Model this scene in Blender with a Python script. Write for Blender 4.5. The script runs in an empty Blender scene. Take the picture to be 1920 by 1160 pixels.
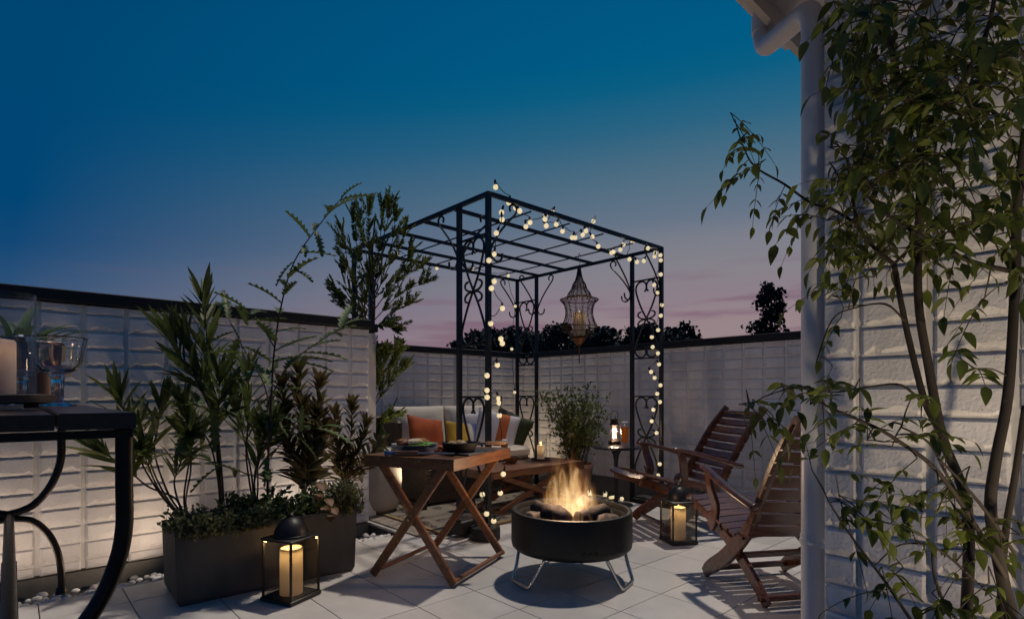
import bpy, bmesh, math, random
import numpy as np
from mathutils import Vector, Matrix, noise
R = math.radians
random.seed(7)
scene = bpy.context.scene
C = scene.collection

# ------------------------------------------------------------------ camera
FPX, HORY, CA = 1040.0, 740.0, R(47.8)
cA, sA = math.cos(CA), math.sin(CA)
cam_d = bpy.data.cameras.new('camera'); cam = bpy.data.objects.new('camera', cam_d); C.objects.link(cam)
cam.location = (0, 0, 1.0); cam.rotation_euler = (R(90), 0, CA - R(90))
cam_d.sensor_width = 36; cam_d.lens = 36 * FPX / 1920; cam_d.shift_y = (HORY - 580) / 1920
cam_d.clip_start = .02; cam_d.clip_end = 2000
scene.camera = cam

# ------------------------------------------------------------------ sky and sun
world = bpy.data.worlds.new('World'); scene.world = world; world.use_nodes = True
SUN_EL, SUN_AZ = 68, 9          # degrees; azimuth from +X towards +Y: high flood of light from behind the pergola
def build_world():
    nt = world.node_tree; n = nt.nodes; l = nt.links; n.clear()
    out = n.new('ShaderNodeOutputWorld'); bg = n.new('ShaderNodeBackground'); l.new(bg.outputs[0], out.inputs[0])
    tc = n.new('ShaderNodeTexCoord'); sep = n.new('ShaderNodeSeparateXYZ'); l.new(tc.outputs['Generated'], sep.inputs[0])
    # height ramp of a dusk sky: warm grey pink low down, blue above
    def ramp(stops):
        r = n.new('ShaderNodeValToRGB'); r.color_ramp.interpolation = 'LINEAR'
        e = r.color_ramp.elements
        while len(e) > 1: e.remove(e[-1])
        for i, (p, c) in enumerate(stops):
            k = e[0] if i == 0 else e.new(p)
            k.position = p; k.color = (*[srgb(v) for v in c], 1)
        return r
    west = ramp([(0, (140, 108, 118)), (.06, (156, 134, 136)), (.128, (149, 131, 136)), (.172, (140, 127, 137)), (.215, (134, 130, 138)), (.265, (124, 127, 138)), (.298, (106, 119, 136)), (.375, (82, 113, 132)), (.444, (46, 104, 132)), (.5, (14, 99, 134)), (.54, (0, 96, 136)), (.62, (0, 93, 136)), (1, (0, 70, 122))])
    east = ramp([(0, (110, 95, 116)), (.16, (96, 97, 123)), (.22, (66, 88, 122)), (.27, (42, 80, 120)), (.32, (18, 71, 117)), (.38, (0, 69, 116)), (.57, (0, 70, 115)), (1, (0, 60, 106))])
    dot = n.new('ShaderNodeVectorMath'); dot.operation = 'DOT_PRODUCT'; l.new(tc.outputs['Generated'], dot.inputs[0])
    az = CA - R(22); dot.inputs[1].default_value = (math.cos(az), math.sin(az), 0)
    mr = n.new('ShaderNodeMapRange'); mr.inputs[1].default_value = .43; mr.inputs[2].default_value = .99
    l.new(dot.outputs['Value'], mr.inputs[0])
    zs = n.new('ShaderNodeMath'); zs.operation = 'MULTIPLY_ADD'; zs.inputs[1].default_value = -.12; l.new(mr.outputs[0], zs.inputs[0]); za = n.new('ShaderNodeMath'); za.operation = 'ADD'; za.inputs[1].default_value = .12; l.new(sep.outputs['Z'], za.inputs[0]); l.new(za.outputs[0], zs.inputs[2])
    for r in (west, east): l.new(zs.outputs[0], r.inputs[0])
    mix = n.new('ShaderNodeMix'); mix.data_type = 'RGBA'; l.new(mr.outputs[0], mix.inputs[0]); l.new(east.outputs[0], mix.inputs[6]); l.new(west.outputs[0], mix.inputs[7])
    # thin streaks of cloud low over the horizon
    mp = n.new('ShaderNodeMapping'); mp.inputs['Scale'].default_value = (2.2, 2.2, 26); l.new(tc.outputs['Generated'], mp.inputs[0])
    nz = n.new('ShaderNodeTexNoise'); nz.inputs['Scale'].default_value = 1.5; nz.inputs['Detail'].default_value = 5; nz.inputs['Roughness'].default_value = .5; l.new(mp.outputs[0], nz.inputs[0])
    cr = n.new('ShaderNodeMapRange'); cr.inputs[1].default_value = .50; cr.inputs[2].default_value = .68; cr.interpolation_type = 'SMOOTHSTEP'; l.new(nz.outputs[0], cr.inputs[0])
    hb = n.new('ShaderNodeMapRange'); hb.inputs[1].default_value = .24; hb.inputs[2].default_value = .13; l.new(sep.outputs['Z'], hb.inputs[0])
    ml = n.new('ShaderNodeMath'); ml.operation = 'MULTIPLY'; m0 = n.new('ShaderNodeMath'); m0.operation = 'MULTIPLY'; l.new(cr.outputs[0], m0.inputs[0]); l.new(mr.outputs[0], m0.inputs[1]); l.new(m0.outputs[0], ml.inputs[0]); l.new(hb.outputs[0], ml.inputs[1])
    m2 = n.new('ShaderNodeMath'); m2.operation = 'MULTIPLY'; m2.inputs[1].default_value = .85; l.new(ml.outputs[0], m2.inputs[0])
    cl = n.new('ShaderNodeMix'); cl.data_type = 'RGBA'; l.new(m2.outputs[0], cl.inputs[0]); l.new(mix.outputs[2], cl.inputs[6]); cl.inputs[7].default_value = (srgb(122), srgb(92), srgb(112), 1)
    l.new(cl.outputs[2], bg.inputs[0]); bg.inputs[1].default_value = 1.0
def srgb(v):
    v /= 255
    return v / 12.92 if v <= .04045 else ((v + .055) / 1.055) ** 2.4
build_world()
sd = bpy.data.lights.new('sun', 'SUN'); so = bpy.data.objects.new('sun', sd); C.objects.link(so)
sd.energy = 1.75; sd.angle = R(2.2); sd.color = (1.0, .89, .77)
sv = Vector((math.cos(R(SUN_EL)) * math.cos(R(SUN_AZ)), math.cos(R(SUN_EL)) * math.sin(R(SUN_AZ)), math.sin(R(SUN_EL))))
so.rotation_euler = (-sv).to_track_quat('-Z', 'Y').to_euler(); so.location = sv * 20
vs = scene.view_settings; vs.view_transform = 'Standard'; vs.look = 'None'; vs.exposure = 0; vs.gamma = 1; vs.use_curve_mapping = False
scene.cycles.use_denoising = True
scene.cycles.max_bounces = 8; scene.cycles.transparent_max_bounces = 12; scene.cycles.volume_bounces = 0
scene.cycles.sample_clamp_indirect = 3.0
scene.cycles.caustics_reflective = False; scene.cycles.caustics_refractive = False

# ------------------------------------------------------------------ helpers
def W(px, py, d):
    l = (px - 960) * d / FPX
    return Vector((d * cA + l * sA, d * sA - l * cA, 1 + (HORY - py) * d / FPX))
def G(px, py, z=0): return W(px, py, FPX * (1 - z) / (py - HORY))
def onX(px, py, X): return W(px, py, X / (cA + (px - 960) / FPX * sA))
def onY(px, py, Y): return W(px, py, Y / (sA - (px - 960) / FPX * cA))
def proj(p):
    d = p[0] * cA + p[1] * sA; l = p[0] * sA - p[1] * cA
    if d < .02: return (-9999, -9999, d)
    return (960 + FPX * l / d, HORY - FPX * (p[2] - 1) / d, d)

MATS = {}
def mat(name, col, rough=.6, var=.0, vscale=8, bump=0, bscale=60, metal=0, emit=None, estr=0, col2=None, trans=0, sheen=0, coat=0, sss=0, transl=0, island=0, stretch=None, detail=6, spots=None, ior=1.45, rvar=0, alpha=None, place=False, grime=None):
    if name in MATS: return MATS[name]
    m = bpy.data.materials.new(name); m.use_nodes = True; MATS[name] = m
    nt = m.node_tree; n = nt.nodes; l = nt.links; b = n['Principled BSDF']; out = n['Material Output']
    b.inputs['Base Color'].default_value = (*col, 1); b.inputs['Roughness'].default_value = rough; b.inputs['Metallic'].default_value = metal
    b.inputs['IOR'].default_value = ior
    if trans: b.inputs['Transmission Weight'].default_value = trans
    if coat: b.inputs['Coat Weight'].default_value = coat; b.inputs['Coat Roughness'].default_value = .15
    if sheen: b.inputs['Sheen Weight'].default_value = sheen
    if sss: b.inputs['Subsurface Weight'].default_value = sss; b.inputs['Subsurface Radius'].default_value = (.03, .015, .008)
    if emit: b.inputs['Emission Color'].default_value = (*emit, 1); b.inputs['Emission Strength'].default_value = estr
    if alpha is not None: b.inputs['Alpha'].default_value = alpha
    tc = n.new('ShaderNodeTexCoord'); vec = tc.outputs['Object']
    if place: gpos = n.new('ShaderNodeNewGeometry'); vec = gpos.outputs['Position']     # fixed to the place, so that copies differ
    base_vec = vec
    if stretch:
        mp = n.new('ShaderNodeMapping'); mp.inputs['Scale'].default_value = stretch; l.new(vec, mp.inputs[0]); vec = mp.outputs[0]
    cur = None
    if var or col2 or island:
        c2 = col2 or tuple(min(1, c * (1 - var)) for c in col)
        nz = n.new('ShaderNodeTexNoise'); nz.inputs['Scale'].default_value = vscale; nz.inputs['Detail'].default_value = detail; nz.inputs['Roughness'].default_value = .6; l.new(vec, nz.inputs[0])
        mr = n.new('ShaderNodeMapRange'); mr.inputs[1].default_value = .35; mr.inputs[2].default_value = .68; l.new(nz.outputs[0], mr.inputs[0])
        mx = n.new('ShaderNodeMix'); mx.data_type = 'RGBA'; mx.inputs[6].default_value = (*col, 1); mx.inputs[7].default_value = (*c2, 1); l.new(mr.outputs[0], mx.inputs[0])
        cur = mx.outputs[2]
        if rvar:
            rr = n.new('ShaderNodeMapRange'); rr.inputs[3].default_value = rough - rvar; rr.inputs[4].default_value = rough + rvar; l.new(nz.outputs[0], rr.inputs[0]); l.new(rr.outputs[0], b.inputs['Roughness'])
        if island:
            ge = n.new('ShaderNodeNewGeometry'); oi = n.new('ShaderNodeObjectInfo')
            ad = n.new('ShaderNodeMath'); ad.operation = 'ADD'; l.new(ge.outputs['Random Per Island'], ad.inputs[0]); l.new(oi.outputs['Random'], ad.inputs[1])
            fr = n.new('ShaderNodeMath'); fr.operation = 'FRACT'; l.new(ad.outputs[0], fr.inputs[0])
            r2 = n.new('ShaderNodeMapRange'); r2.inputs[3].default_value = 1 - island; r2.inputs[4].default_value = 1 + island; l.new(fr.outputs[0], r2.inputs[0])
            hs = n.new('ShaderNodeHueSaturation'); l.new(r2.outputs[0], hs.inputs['Value']); l.new(cur, hs.inputs['Color'])
            cur = hs.outputs[0]
    if spots:   # (scale, threshold, colour)
        vz = n.new('ShaderNodeTexNoise'); vz.inputs['Scale'].default_value = spots[0]; vz.inputs['Detail'].default_value = 2; l.new(base_vec, vz.inputs[0])
        gt = n.new('ShaderNodeMapRange'); gt.inputs[1].default_value = spots[1]; gt.inputs[2].default_value = spots[1] + .05; l.new(vz.outputs[0], gt.inputs[0])
        m3 = n.new('ShaderNodeMix'); m3.data_type = 'RGBA'; l.new(gt.outputs[0], m3.inputs[0]); m3.inputs[7].default_value = (*spots[2], 1)
        if cur: l.new(cur, m3.inputs[6])
        else: m3.inputs[6].default_value = (*col, 1)
        cur = m3.outputs[2]
    if grime:   # (scale xyz, amount, colour) broad stains and runs
        gm = n.new('ShaderNodeMapping'); gm.inputs['Scale'].default_value = grime[0]; l.new(base_vec, gm.inputs[0])
        gz = n.new('ShaderNodeTexNoise'); gz.inputs['Scale'].default_value = 1; gz.inputs['Detail'].default_value = 8; gz.inputs['Roughness'].default_value = .62; l.new(gm.outputs[0], gz.inputs[0])
        gr = n.new('ShaderNodeMapRange'); gr.inputs[1].default_value = .48; gr.inputs[2].default_value = .78; gr.inputs[4].default_value = grime[1]; l.new(gz.outputs[0], gr.inputs[0])
        g3 = n.new('ShaderNodeMix'); g3.data_type = 'RGBA'; l.new(gr.outputs[0], g3.inputs[0]); l.new(cur, g3.inputs[6]); g3.inputs[7].default_value = (*grime[2], 1); cur = g3.outputs[2]
    if cur: l.new(cur, b.inputs['Base Color'])
    if bump:
        bz = n.new('ShaderNodeTexNoise'); bz.inputs['Scale'].default_value = bscale; bz.inputs['Detail'].default_value = 5; l.new(vec, bz.inputs[0])
        bp = n.new('ShaderNodeBump'); bp.inputs['Strength'].default_value = bump; bp.inputs['Distance'].default_value = .006; l.new(bz.outputs[0], bp.inputs['Height']); l.new(bp.outputs[0], b.inputs['Normal'])
    if transl:
        t = n.new('ShaderNodeBsdfTranslucent'); ms = n.new('ShaderNodeMixShader'); ms.inputs[0].default_value = transl
        if cur: l.new(cur, t.inputs[0])
        else: t.inputs[0].default_value = (*col, 1)
        l.new(b.outputs[0], ms.inputs[1]); l.new(t.outputs[0], ms.inputs[2]); l.new(ms.outputs[0], out.inputs[0])
    return m

class MB:
    def __init__(s): s.v = []; s.f = []
    def add(s, vs, fs):
        o = len(s.v); s.v += [Vector(v) for v in vs]; s.f += [[i + o for i in f] for f in fs]; return s
    def box(s, c, size, rz=0, M=None, bev=0):
        x, y, z = [k / 2 for k in size]
        if bev:
            b = bev; vs = []; rings = []
            for (zz, ins) in ((-z, b), (-z + b, 0), (z - b, 0), (z, b)):
                X, Y = x - ins, y - ins; k = min(b, X * .5, Y * .5)
                rings.append([(X - k, -Y, zz), (X, -Y + k, zz), (X, Y - k, zz), (X - k, Y, zz), (-X + k, Y, zz), (-X, Y - k, zz), (-X, -Y + k, zz), (-X + k, -Y, zz)])
            for r in rings: vs += r
            fs = [list(range(7, -1, -1)), list(range(24, 32))]
            for q in range(3):
                for i in range(8): j = (i + 1) % 8; fs.append([q * 8 + i, q * 8 + j, q * 8 + 8 + j, q * 8 + 8 + i])
        else:
            vs = [(i, j, k) for k in (-z, z) for j in (-y, y) for i in (-x, x)]
            fs = [(0, 2, 3, 1), (4, 5, 7, 6), (0, 1, 5, 4), (2, 6, 7, 3), (0, 4, 6, 2), (1, 3, 7, 5)]
        T = Matrix.Translation(Vector(c)) @ (M if M is not None else Matrix.Rotation(rz, 4, 'Z'))
        return s.add([T @ Vector(v) for v in vs], fs)
    def tube(s, path, r, n=8, cap=True, flat=None):
        path = [Vector(p) for p in path]; m = len(path)
        rs = r if isinstance(r, (list, tuple)) else [r] * m
        vs = []; up = None
        for i, p in enumerate(path):
            t = (path[min(i + 1, m - 1)] - path[max(i - 1, 0)])
            if t.length < 1e-9: t = Vector((0, 0, 1))
            t.normalize()
            if up is None: up = Vector((0, 0, 1)) if abs(t.z) < .9 else Vector((1, 0, 0))
            a = up - t * up.dot(t)
            if a.length < 1e-6: a = t.orthogonal()
            a.normalize(); up = a; b = t.cross(a)
            for k in range(n):
                an = 2 * math.pi * (k + .5) / n
                vs.append(p + (a * math.cos(an) * (flat or 1) + b * math.sin(an)) * rs[i])
        fs = [[i * n + k, i * n + (k + 1) % n, (i + 1) * n + (k + 1) % n, (i + 1) * n + k] for i in range(m - 1) for k in range(n)]
        if cap: fs += [list(range(n - 1, -1, -1)), [(m - 1) * n + k for k in range(n)]]
        return s.add(vs, fs)
    def bar(s, path, w, h, up=(0, 0, 1)):      # rectangular section swept along a path; w across, h along 'up'
        path = [Vector(p) for p in path]; m = len(path); vs = []; U = Vector(up)
        ws = w if isinstance(w, (list, tuple)) else [w] * m; hs = h if isinstance(h, (list, tuple)) else [h] * m
        for i, p in enumerate(path):
            t = (path[min(i + 1, m - 1)] - path[max(i - 1, 0)]).normalized()
            sd_ = t.cross(U).normalized(); u = sd_.cross(t).normalized()
            a, b = ws[i] / 2, hs[i] / 2; k = min(a, b) * .3
            for (x, y) in ((a - k, -b), (a, -b + k), (a, b - k), (a - k, b), (-a + k, b), (-a, b - k), (-a, -b + k), (-a + k, -b)): vs.append(p + sd_ * x + u * y)
        fs = [[i * 8 + k, i * 8 + (k + 1) % 8, (i + 1) * 8 + (k + 1) % 8, (i + 1) * 8 + k] for i in range(m - 1) for k in range(8)]
        fs += [list(range(7, -1, -1)), [(m - 1) * 8 + k for k in range(8)]]
        return s.add(vs, fs)
    def lathe(s, prof, n=32, c=(0, 0, 0), cap=True, wob=None):
        vs = []; c = Vector(c)
        for (r, z) in prof:
            for k in range(n):
                an = 2 * math.pi * k / n; rr = r * (wob(an) if wob else 1)
                vs.append(c + Vector((rr * math.cos(an), rr * math.sin(an), z)))
        m = len(prof)
        fs = [[i * n + k, i * n + (k + 1) % n, (i + 1) * n + (k + 1) % n, (i + 1) * n + k] for i in range(m - 1) for k in range(n)]
        if cap:
            if prof[0][0] > 1e-5: fs.append(list(range(n - 1, -1, -1)))
            if prof[-1][0] > 1e-5: fs.append([(m - 1) * n + k for k in range(n)])
        return s.add(vs, fs)
    def prism(s, poly, t, M=None):              # polygon in xy extruded by t in z
        n = len(poly); vs = [(x, y, 0) for x, y in poly] + [(x, y, t) for x, y in poly]
        fs = [list(range(n - 1, -1, -1)), list(range(n, 2 * n))] + [[i, (i + 1) % n, (i + 1) % n + n, i + n] for i in range(n)]
        return s.add([(M @ Vector(v)) if M is not None else v for v in vs], fs)
    def mesh(s, name='m', smooth=False):
        me = bpy.data.meshes.new(name); me.from_pydata([tuple(v) for v in s.v], [], s.f)
        bm = bmesh.new(); bm.from_mesh(me)
        if len(bm.verts) < 60000:
            bmesh.ops.remove_doubles(bm, verts=bm.verts, dist=1e-6); bmesh.ops.recalc_face_normals(bm, faces=bm.faces)
        bm.to_mesh(me); bm.free()
        if smooth:
            for p in me.polygons: p.use_smooth = True
            if smooth != 'all':
                try: me.set_sharp_from_angle(angle=R(40))
                except Exception: pass
        me.update(); return me
    def build(s, name, m, parent=None, smooth=True, world=False, kind=None):
        if world and parent is not None:
            Mi = pmat(parent).inverted(); s.v = [Mi @ v for v in s.v]
        return link(name, s.mesh(name, smooth), m, parent, kind)
def pmat(p):
    M = Matrix.LocRotScale(p.location, p.rotation_euler, p.scale)
    return pmat(p.parent) @ M if p.parent else M
def link(name, me, m, parent=None, kind=None, M=None):
    o = bpy.data.objects.new(name, me); C.objects.link(o)
    if m is not None and not me.materials: me.materials.append(m)
    if parent is not None: o.parent = parent
    if M is not None: o.matrix_local = M
    if kind: o['kind'] = kind
    return o
def tag(o, label, cat, group=None):
    o['label'] = label; o['category'] = cat
    if group: o['group'] = group
    return o
def thing(name, label, cat, loc=(0, 0, 0), rz=0, group=None):
    o = bpy.data.objects.new(name, None); C.objects.link(o); o.location = loc; o.rotation_euler = (0, 0, rz); o.empty_display_size = .05
    return tag(o, label, cat, group)
def struct(o): o['kind'] = 'structure'; return o
def copy_tree(o, parent=None):
    c = o.copy(); C.objects.link(c); c.parent = parent
    for ch in o.children: copy_tree(ch, c)
    return c
def crom(pts, k=6):
    pts = [Vector(p) for p in pts]; out = []
    for i in range(len(pts) - 1):
        p0 = pts[max(i - 1, 0)]; p1 = pts[i]; p2 = pts[i + 1]; p3 = pts[min(i + 2, len(pts) - 1)]
        for j in range(k):
            t = j / k
            out.append(.5 * ((2 * p1) + (p2 - p0) * t + (2 * p0 - 5 * p1 + 4 * p2 - p3) * t * t + (3 * p1 - p0 - 3 * p2 + p3) * t ** 3))
    out.append(pts[-1]); return out
def rnd(a, b): return random.uniform(a, b)
def frame(d, up):   # x along d, z towards up
    x = Vector(d).normalized(); z = Vector(up) - x * x.dot(Vector(up))
    if z.length < 1e-5: z = x.orthogonal()
    z.normalize(); y = z.cross(x)
    return Matrix(((x.x, y.x, z.x, 0), (x.y, y.y, z.y, 0), (x.z, y.z, z.z, 0), (0, 0, 0, 1)))

# ------------------------------------------------------------------ materials
M_tile = mat('floor_tile', (.64, .61, .575), .42, var=.16, vscale=3, bump=.06, bscale=90, island=.09, rvar=.1, place=True, grime=((2.2, 2.2, 2.2), .5, (.36, .32, .28)))
M_grout = mat('floor_base', (.05, .05, .05), .9)
M_block = mat('painted_block', (.80, .775, .785), .88, var=.14, vscale=4, bump=.6, bscale=85, island=.07, spots=(150, .70, (.10, .095, .09)), place=True, grime=((5, 5, 1.0), .55, (.42, .39, .36)))
M_core = mat('mortar', (.70, .685, .67), .95, bump=.3, bscale=60)
M_plinth = mat('concrete_plinth', (.17, .165, .155), .9, var=.25, vscale=5, bump=.4, bscale=40)
M_cap = mat('coping_metal', (.006, .007, .009), .62)
M_iron = mat('wrought_iron', (.010, .011, .013), .38, var=.3, vscale=30, bump=.1, bscale=80)
M_white = mat('white_plastic', (.66, .65, .66), .35, var=.06, vscale=4)
M_soffit = mat('soffit_paint', (.55, .53, .53), .7, var=.08, vscale=3)
M_teak = mat('teak', (.245, .103, .042), .45, col2=(.120, .047, .020), vscale=5, stretch=(1.2, 9, 9), bump=.12, bscale=24, island=.18, coat=.15)
M_teaky = mat('teak_cross', (.245, .103, .042), .45, col2=(.120, .047, .020), vscale=5, stretch=(9, 1.2, 9), bump=.12, bscale=24, island=.18, coat=.15)
M_chair = mat('varnished_wood', (.120, .044, .021), .27, col2=(.048, .017, .010), vscale=4, stretch=(8, 1.2, 8), bump=.06, bscale=22, island=.2, coat=.5)
M_oldwood = mat('dark_rustic_wood', (.050, .022, .014), .35, col2=(.016, .008, .006), vscale=5, stretch=(8, 1, 8), bump=.3, bscale=18, coat=.3)
M_platewood = mat('grey_wood', (.085, .062, .052), .55, col2=(.04, .028, .024), vscale=6, stretch=(1, 8, 8), bump=.2, bscale=22)
M_drum = mat('black_enamel', (.006, .006, .006), .5, var=.2, vscale=6, bump=.04, bscale=120)
M_chrome = mat('polished_steel', (.62, .60, .58), .16, metal=1)
M_steel = mat('brushed_steel', (.5, .5, .52), .3, metal=1)
M_copper = mat('copper_bucket', (.30, .20, .155), .32, metal=1, var=.15, vscale=3)
M_brass = mat('brass_handle', (.66, .52, .32), .28, metal=1)
M_rust = mat('copper_wire', (.16, .065, .025), .5, metal=.5)
M_wire = mat('dark_wire', (.03, .022, .018), .5, metal=.5)
M_glass = mat('clear_glass', (1, 1, 1), .02, trans=1, ior=1.45)
def thin_glass(name, tint, k=.10):
    m = bpy.data.materials.new(name); m.use_nodes = True; n = m.node_tree.nodes; l = m.node_tree.links; n.clear()
    o = n.new('ShaderNodeOutputMaterial'); t = n.new('ShaderNodeBsdfTransparent'); t.inputs[0].default_value = (*tint, 1)
    g = n.new('ShaderNodeBsdfGlossy'); g.inputs['Roughness'].default_value = .03
    lw = n.new('ShaderNodeLayerWeight'); lw.inputs[0].default_value = .5; pw = n.new('ShaderNodeMath'); pw.operation = 'POWER'; pw.inputs[1].default_value = 4.5; l.new(lw.outputs['Facing'], pw.inputs[0]); f = n.new('ShaderNodeMath'); f.operation = 'MULTIPLY_ADD'; f.inputs[1].default_value = .6; f.inputs[2].default_value = .03; l.new(pw.outputs[0], f.inputs[0])
    mx = n.new('ShaderNodeMixShader'); l.new(f.outputs[0], mx.inputs[0]); l.new(t.outputs[0], mx.inputs[1]); l.new(g.outputs[0], mx.inputs[2]); l.new(mx.outputs[0], o.inputs[0])
    return m
M_pane = thin_glass('lantern_pane', (.86, .84, .80)); M_hur = thin_glass('hurricane_glass', (.93, .94, .95))
M_wax = mat('candle_wax', (.80, .72, .58), .5, transl=.42)
M_wax2 = mat('ivory_wax', (.72, .66, .58), .5, transl=.4, var=.06, vscale=5)
def emis(name, col, s):
    m = bpy.data.materials.new(name); m.use_nodes = True; n = m.node_tree.nodes; b = n['Principled BSDF']
    b.inputs['Base Color'].default_value = (*col, 1); b.inputs['Emission Color'].default_value = (*col, 1); b.inputs['Emission Strength'].default_value = s; return m
M_flame = emis('candle_flame', (1, .66, .25), 2.2)
M_bulb = emis('frosted_bulb', (1.0, .83, .50), .66)
M_mantle = emis('lamp_mantle', (1, .72, .42), 2.4)
M_cord = mat('black_cord', (.006, .006, .006), .5)
M_planter = mat('fibre_clay', (.062, .060, .060), .75, col2=(.040, .039, .040), vscale=2.2, stretch=(4, 4, .8), bump=.15, bscale=50)
M_wpot = mat('pale_stone_pot', (.40, .36, .33), .85, var=.15, vscale=7, bump=.3, bscale=50)
M_terra = mat('terracotta', (.34, .20, .145), .8, var=.15, vscale=5, bump=.15, bscale=60)
M_soil = mat('potting_soil', (.018, .013, .010), .95, bump=.9, bscale=60)
M_bark = mat('brown_bark', (.075, .050, .035), .8, col2=(.035, .024, .018), vscale=12, stretch=(1, 1, .35), bump=.4, bscale=40)
M_bark2 = mat('grey_bark', (.042, .032, .026), .85, col2=(.020, .015, .012), vscale=14, stretch=(1, 1, .4), bump=.35, bscale=50, spots=(40, .68, (.085, .075, .06)))
M_twig = mat('twig', (.050, .036, .020), .7)
def leafm(name, c, c2, isl=.35, tr=.35, rough=.52): return mat(name, c, rough, col2=c2, vscale=6, island=isl, transl=tr)
L_ash = leafm('ash_leaf', (.130, .155, .030), (.085, .115, .020), .5, .5)
L_ole = leafm('oleander_leaf', (.120, .145, .036), (.080, .110, .026), .4, .35)
L_gre = leafm('serrated_leaf', (.110, .155, .042), (.075, .115, .032), .35, .25)
L_red = leafm('reddish_leaf', (.120, .115, .034), (.125, .068, .030), .4, .35)
L_pod = leafm('conifer_leaf', (.090, .130, .026), (.125, .150, .030), .4, .4)
L_nan = leafm('bush_leaf', (.100, .130, .036), (.120, .140, .040), .4, .3)
L_var = leafm('variegated_leaf', (.19, .19, .09), (.09, .105, .035), .5, .3)
L_herb = leafm('herb_leaf', (.060, .095, .028), (.080, .115, .034), .3, .2)
L_heu = leafm('amber_leaf', (.22, .115, .035), (.16, .06, .02), .3, .3)
L_spi = leafm('spider_plant_leaf', (.075, .125, .030), (.12, .16, .06), .25, .25)
L_far = mat('far_foliage', (.022, .034, .030), .9, island=.5)
L_far2 = mat('far_conifer', (.010, .018, .022), .9, island=.5)

# ------------------------------------------------------------------ leaves
def leaf_proto(kind, seed=0):
    rg = random.Random(seed); n = {'grev': 14, 'strap': 9, 'needle': 2, 'tiny': 2}.get(kind, 5)
    vs = []; fs = []
    droop = {'ash': .22, 'ole': .10, 'strap': .75, 'grev': .25, 'needle': .05, 'red': .12, 'nan': .2, 'heu': .3}.get(kind, .15) * rg.uniform(.6, 1.5)
    tw = rg.uniform(-.25, .25)
    for i in range(n + 1):
        t = i / n
        if kind == 'grev': w = .16 * math.sin(math.pi * min(1, t * .9 + .1)) ** .6 * (1.0 if i % 2 else .34) + .012
        elif kind == 'ole': w = .064 * math.sin(math.pi * t ** .85) ** .8 + .004
        elif kind == 'strap': w = .045 * (1 - t) ** .5 + .003
        elif kind == 'needle': w = (.11, .13, .0)[i]
        elif kind == 'tiny': w = (.04, .26, .0)[i]
        elif kind == 'red': w = .12 * math.sin(math.pi * t ** 1.2) ** .8 + .004
        elif kind == 'heu': w = .42 * math.sin(math.pi * t ** .8) ** .55 + .01
        else: w = .235 * math.sin(math.pi * t ** .72) ** .95 * (1 - .12 * t) + .003
        if t > .99: w = .001
        x = t if droop < .5 else math.sin(t * droop * 1.9) / (droop * 1.9) * 1.05
        z = -droop * t * t + (0 if droop < .5 else .35 * t)
        fold = .32 * w; a = tw * t
        back = -.035 if (kind == 'grev' and i % 2) else 0
        vs += [(x + (.04 if kind == 'grev' and i % 2 else 0), w * math.cos(a), z + fold + w * math.sin(a)), (x + back, 0, z), (x + (.04 if kind == 'grev' and i % 2 else 0), -w * math.cos(a), z + fold - w * math.sin(a))]
    for i in range(n):
        o = i * 3
        fs += [(o, o + 1, o + 4, o + 3), (o + 1, o + 2, o + 5, o + 4)]
    return np.array(vs), fs
PROTO = {}
def protos(kind, k=4):
    if kind not in PROTO:
        ps = [leaf_proto(kind, 11 * i + 3) for i in range(k)]; ms = []
        for v, f in ps:
            me = bpy.data.meshes.new('leaf'); me.from_pydata([tuple(q) for q in v], [], f)
            for p in me.polygons: p.use_smooth = True
            ms.append(me)
        PROTO[kind] = (ps, ms)
    return PROTO[kind]
def leafM(p, d, up, L, wf=1.0):
    M = frame(d, up); return Matrix.Translation(p) @ M @ Matrix.Diagonal((L, L * wf, L, 1))
def place_leaves(Ms, kind, m, parent, indiv=0, name='leaf', join='foliage'):
    """Ms: world matrices. The ones that show largest are leaves of their own, the rest one joined part."""
    ps, mesh = protos(kind); Pi = pmat(parent).inverted()
    def size(M):
        q = proj(M.translation); L = M.col[0].xyz.length
        return -(L / max(q[2], .1)) if (0 <= q[0] <= 1920 and 0 <= q[1] <= 1160) else 0
    Ms = sorted(Ms, key=size)
    for i, M in enumerate(Ms[:indiv]):
        me = mesh[i % len(mesh)]
        if not me.materials: me.materials.append(m)
        o = bpy.data.objects.new(name, me); C.objects.link(o); o.parent = parent; o.matrix_local = Pi @ M
    rest = Ms[indiv:]
    if not rest: return
    av = []; af = []; off = 0
    for i, M in enumerate(rest):
        v, f = ps[i % len(ps)]; A = np.array(Pi @ M)
        w = v @ A[:3, :3].T + A[:3, 3]; av.append(w); af += [tuple(k + off for k in q) for q in f]; off += len(v)
    me = bpy.data.meshes.new(join); me.from_pydata(np.concatenate(av).tolist(), [], af); me.materials.append(m)
    me.polygons.foreach_set('use_smooth', [True] * len(me.polygons))
    o = bpy.data.objects.new(join, me); C.objects.link(o); o.parent = parent; o['kind'] = 'stuff'
def rvec(): 
    v = Vector((random.gauss(0, 1), random.gauss(0, 1), random.gauss(0, 1))); return v.normalized()
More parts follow.
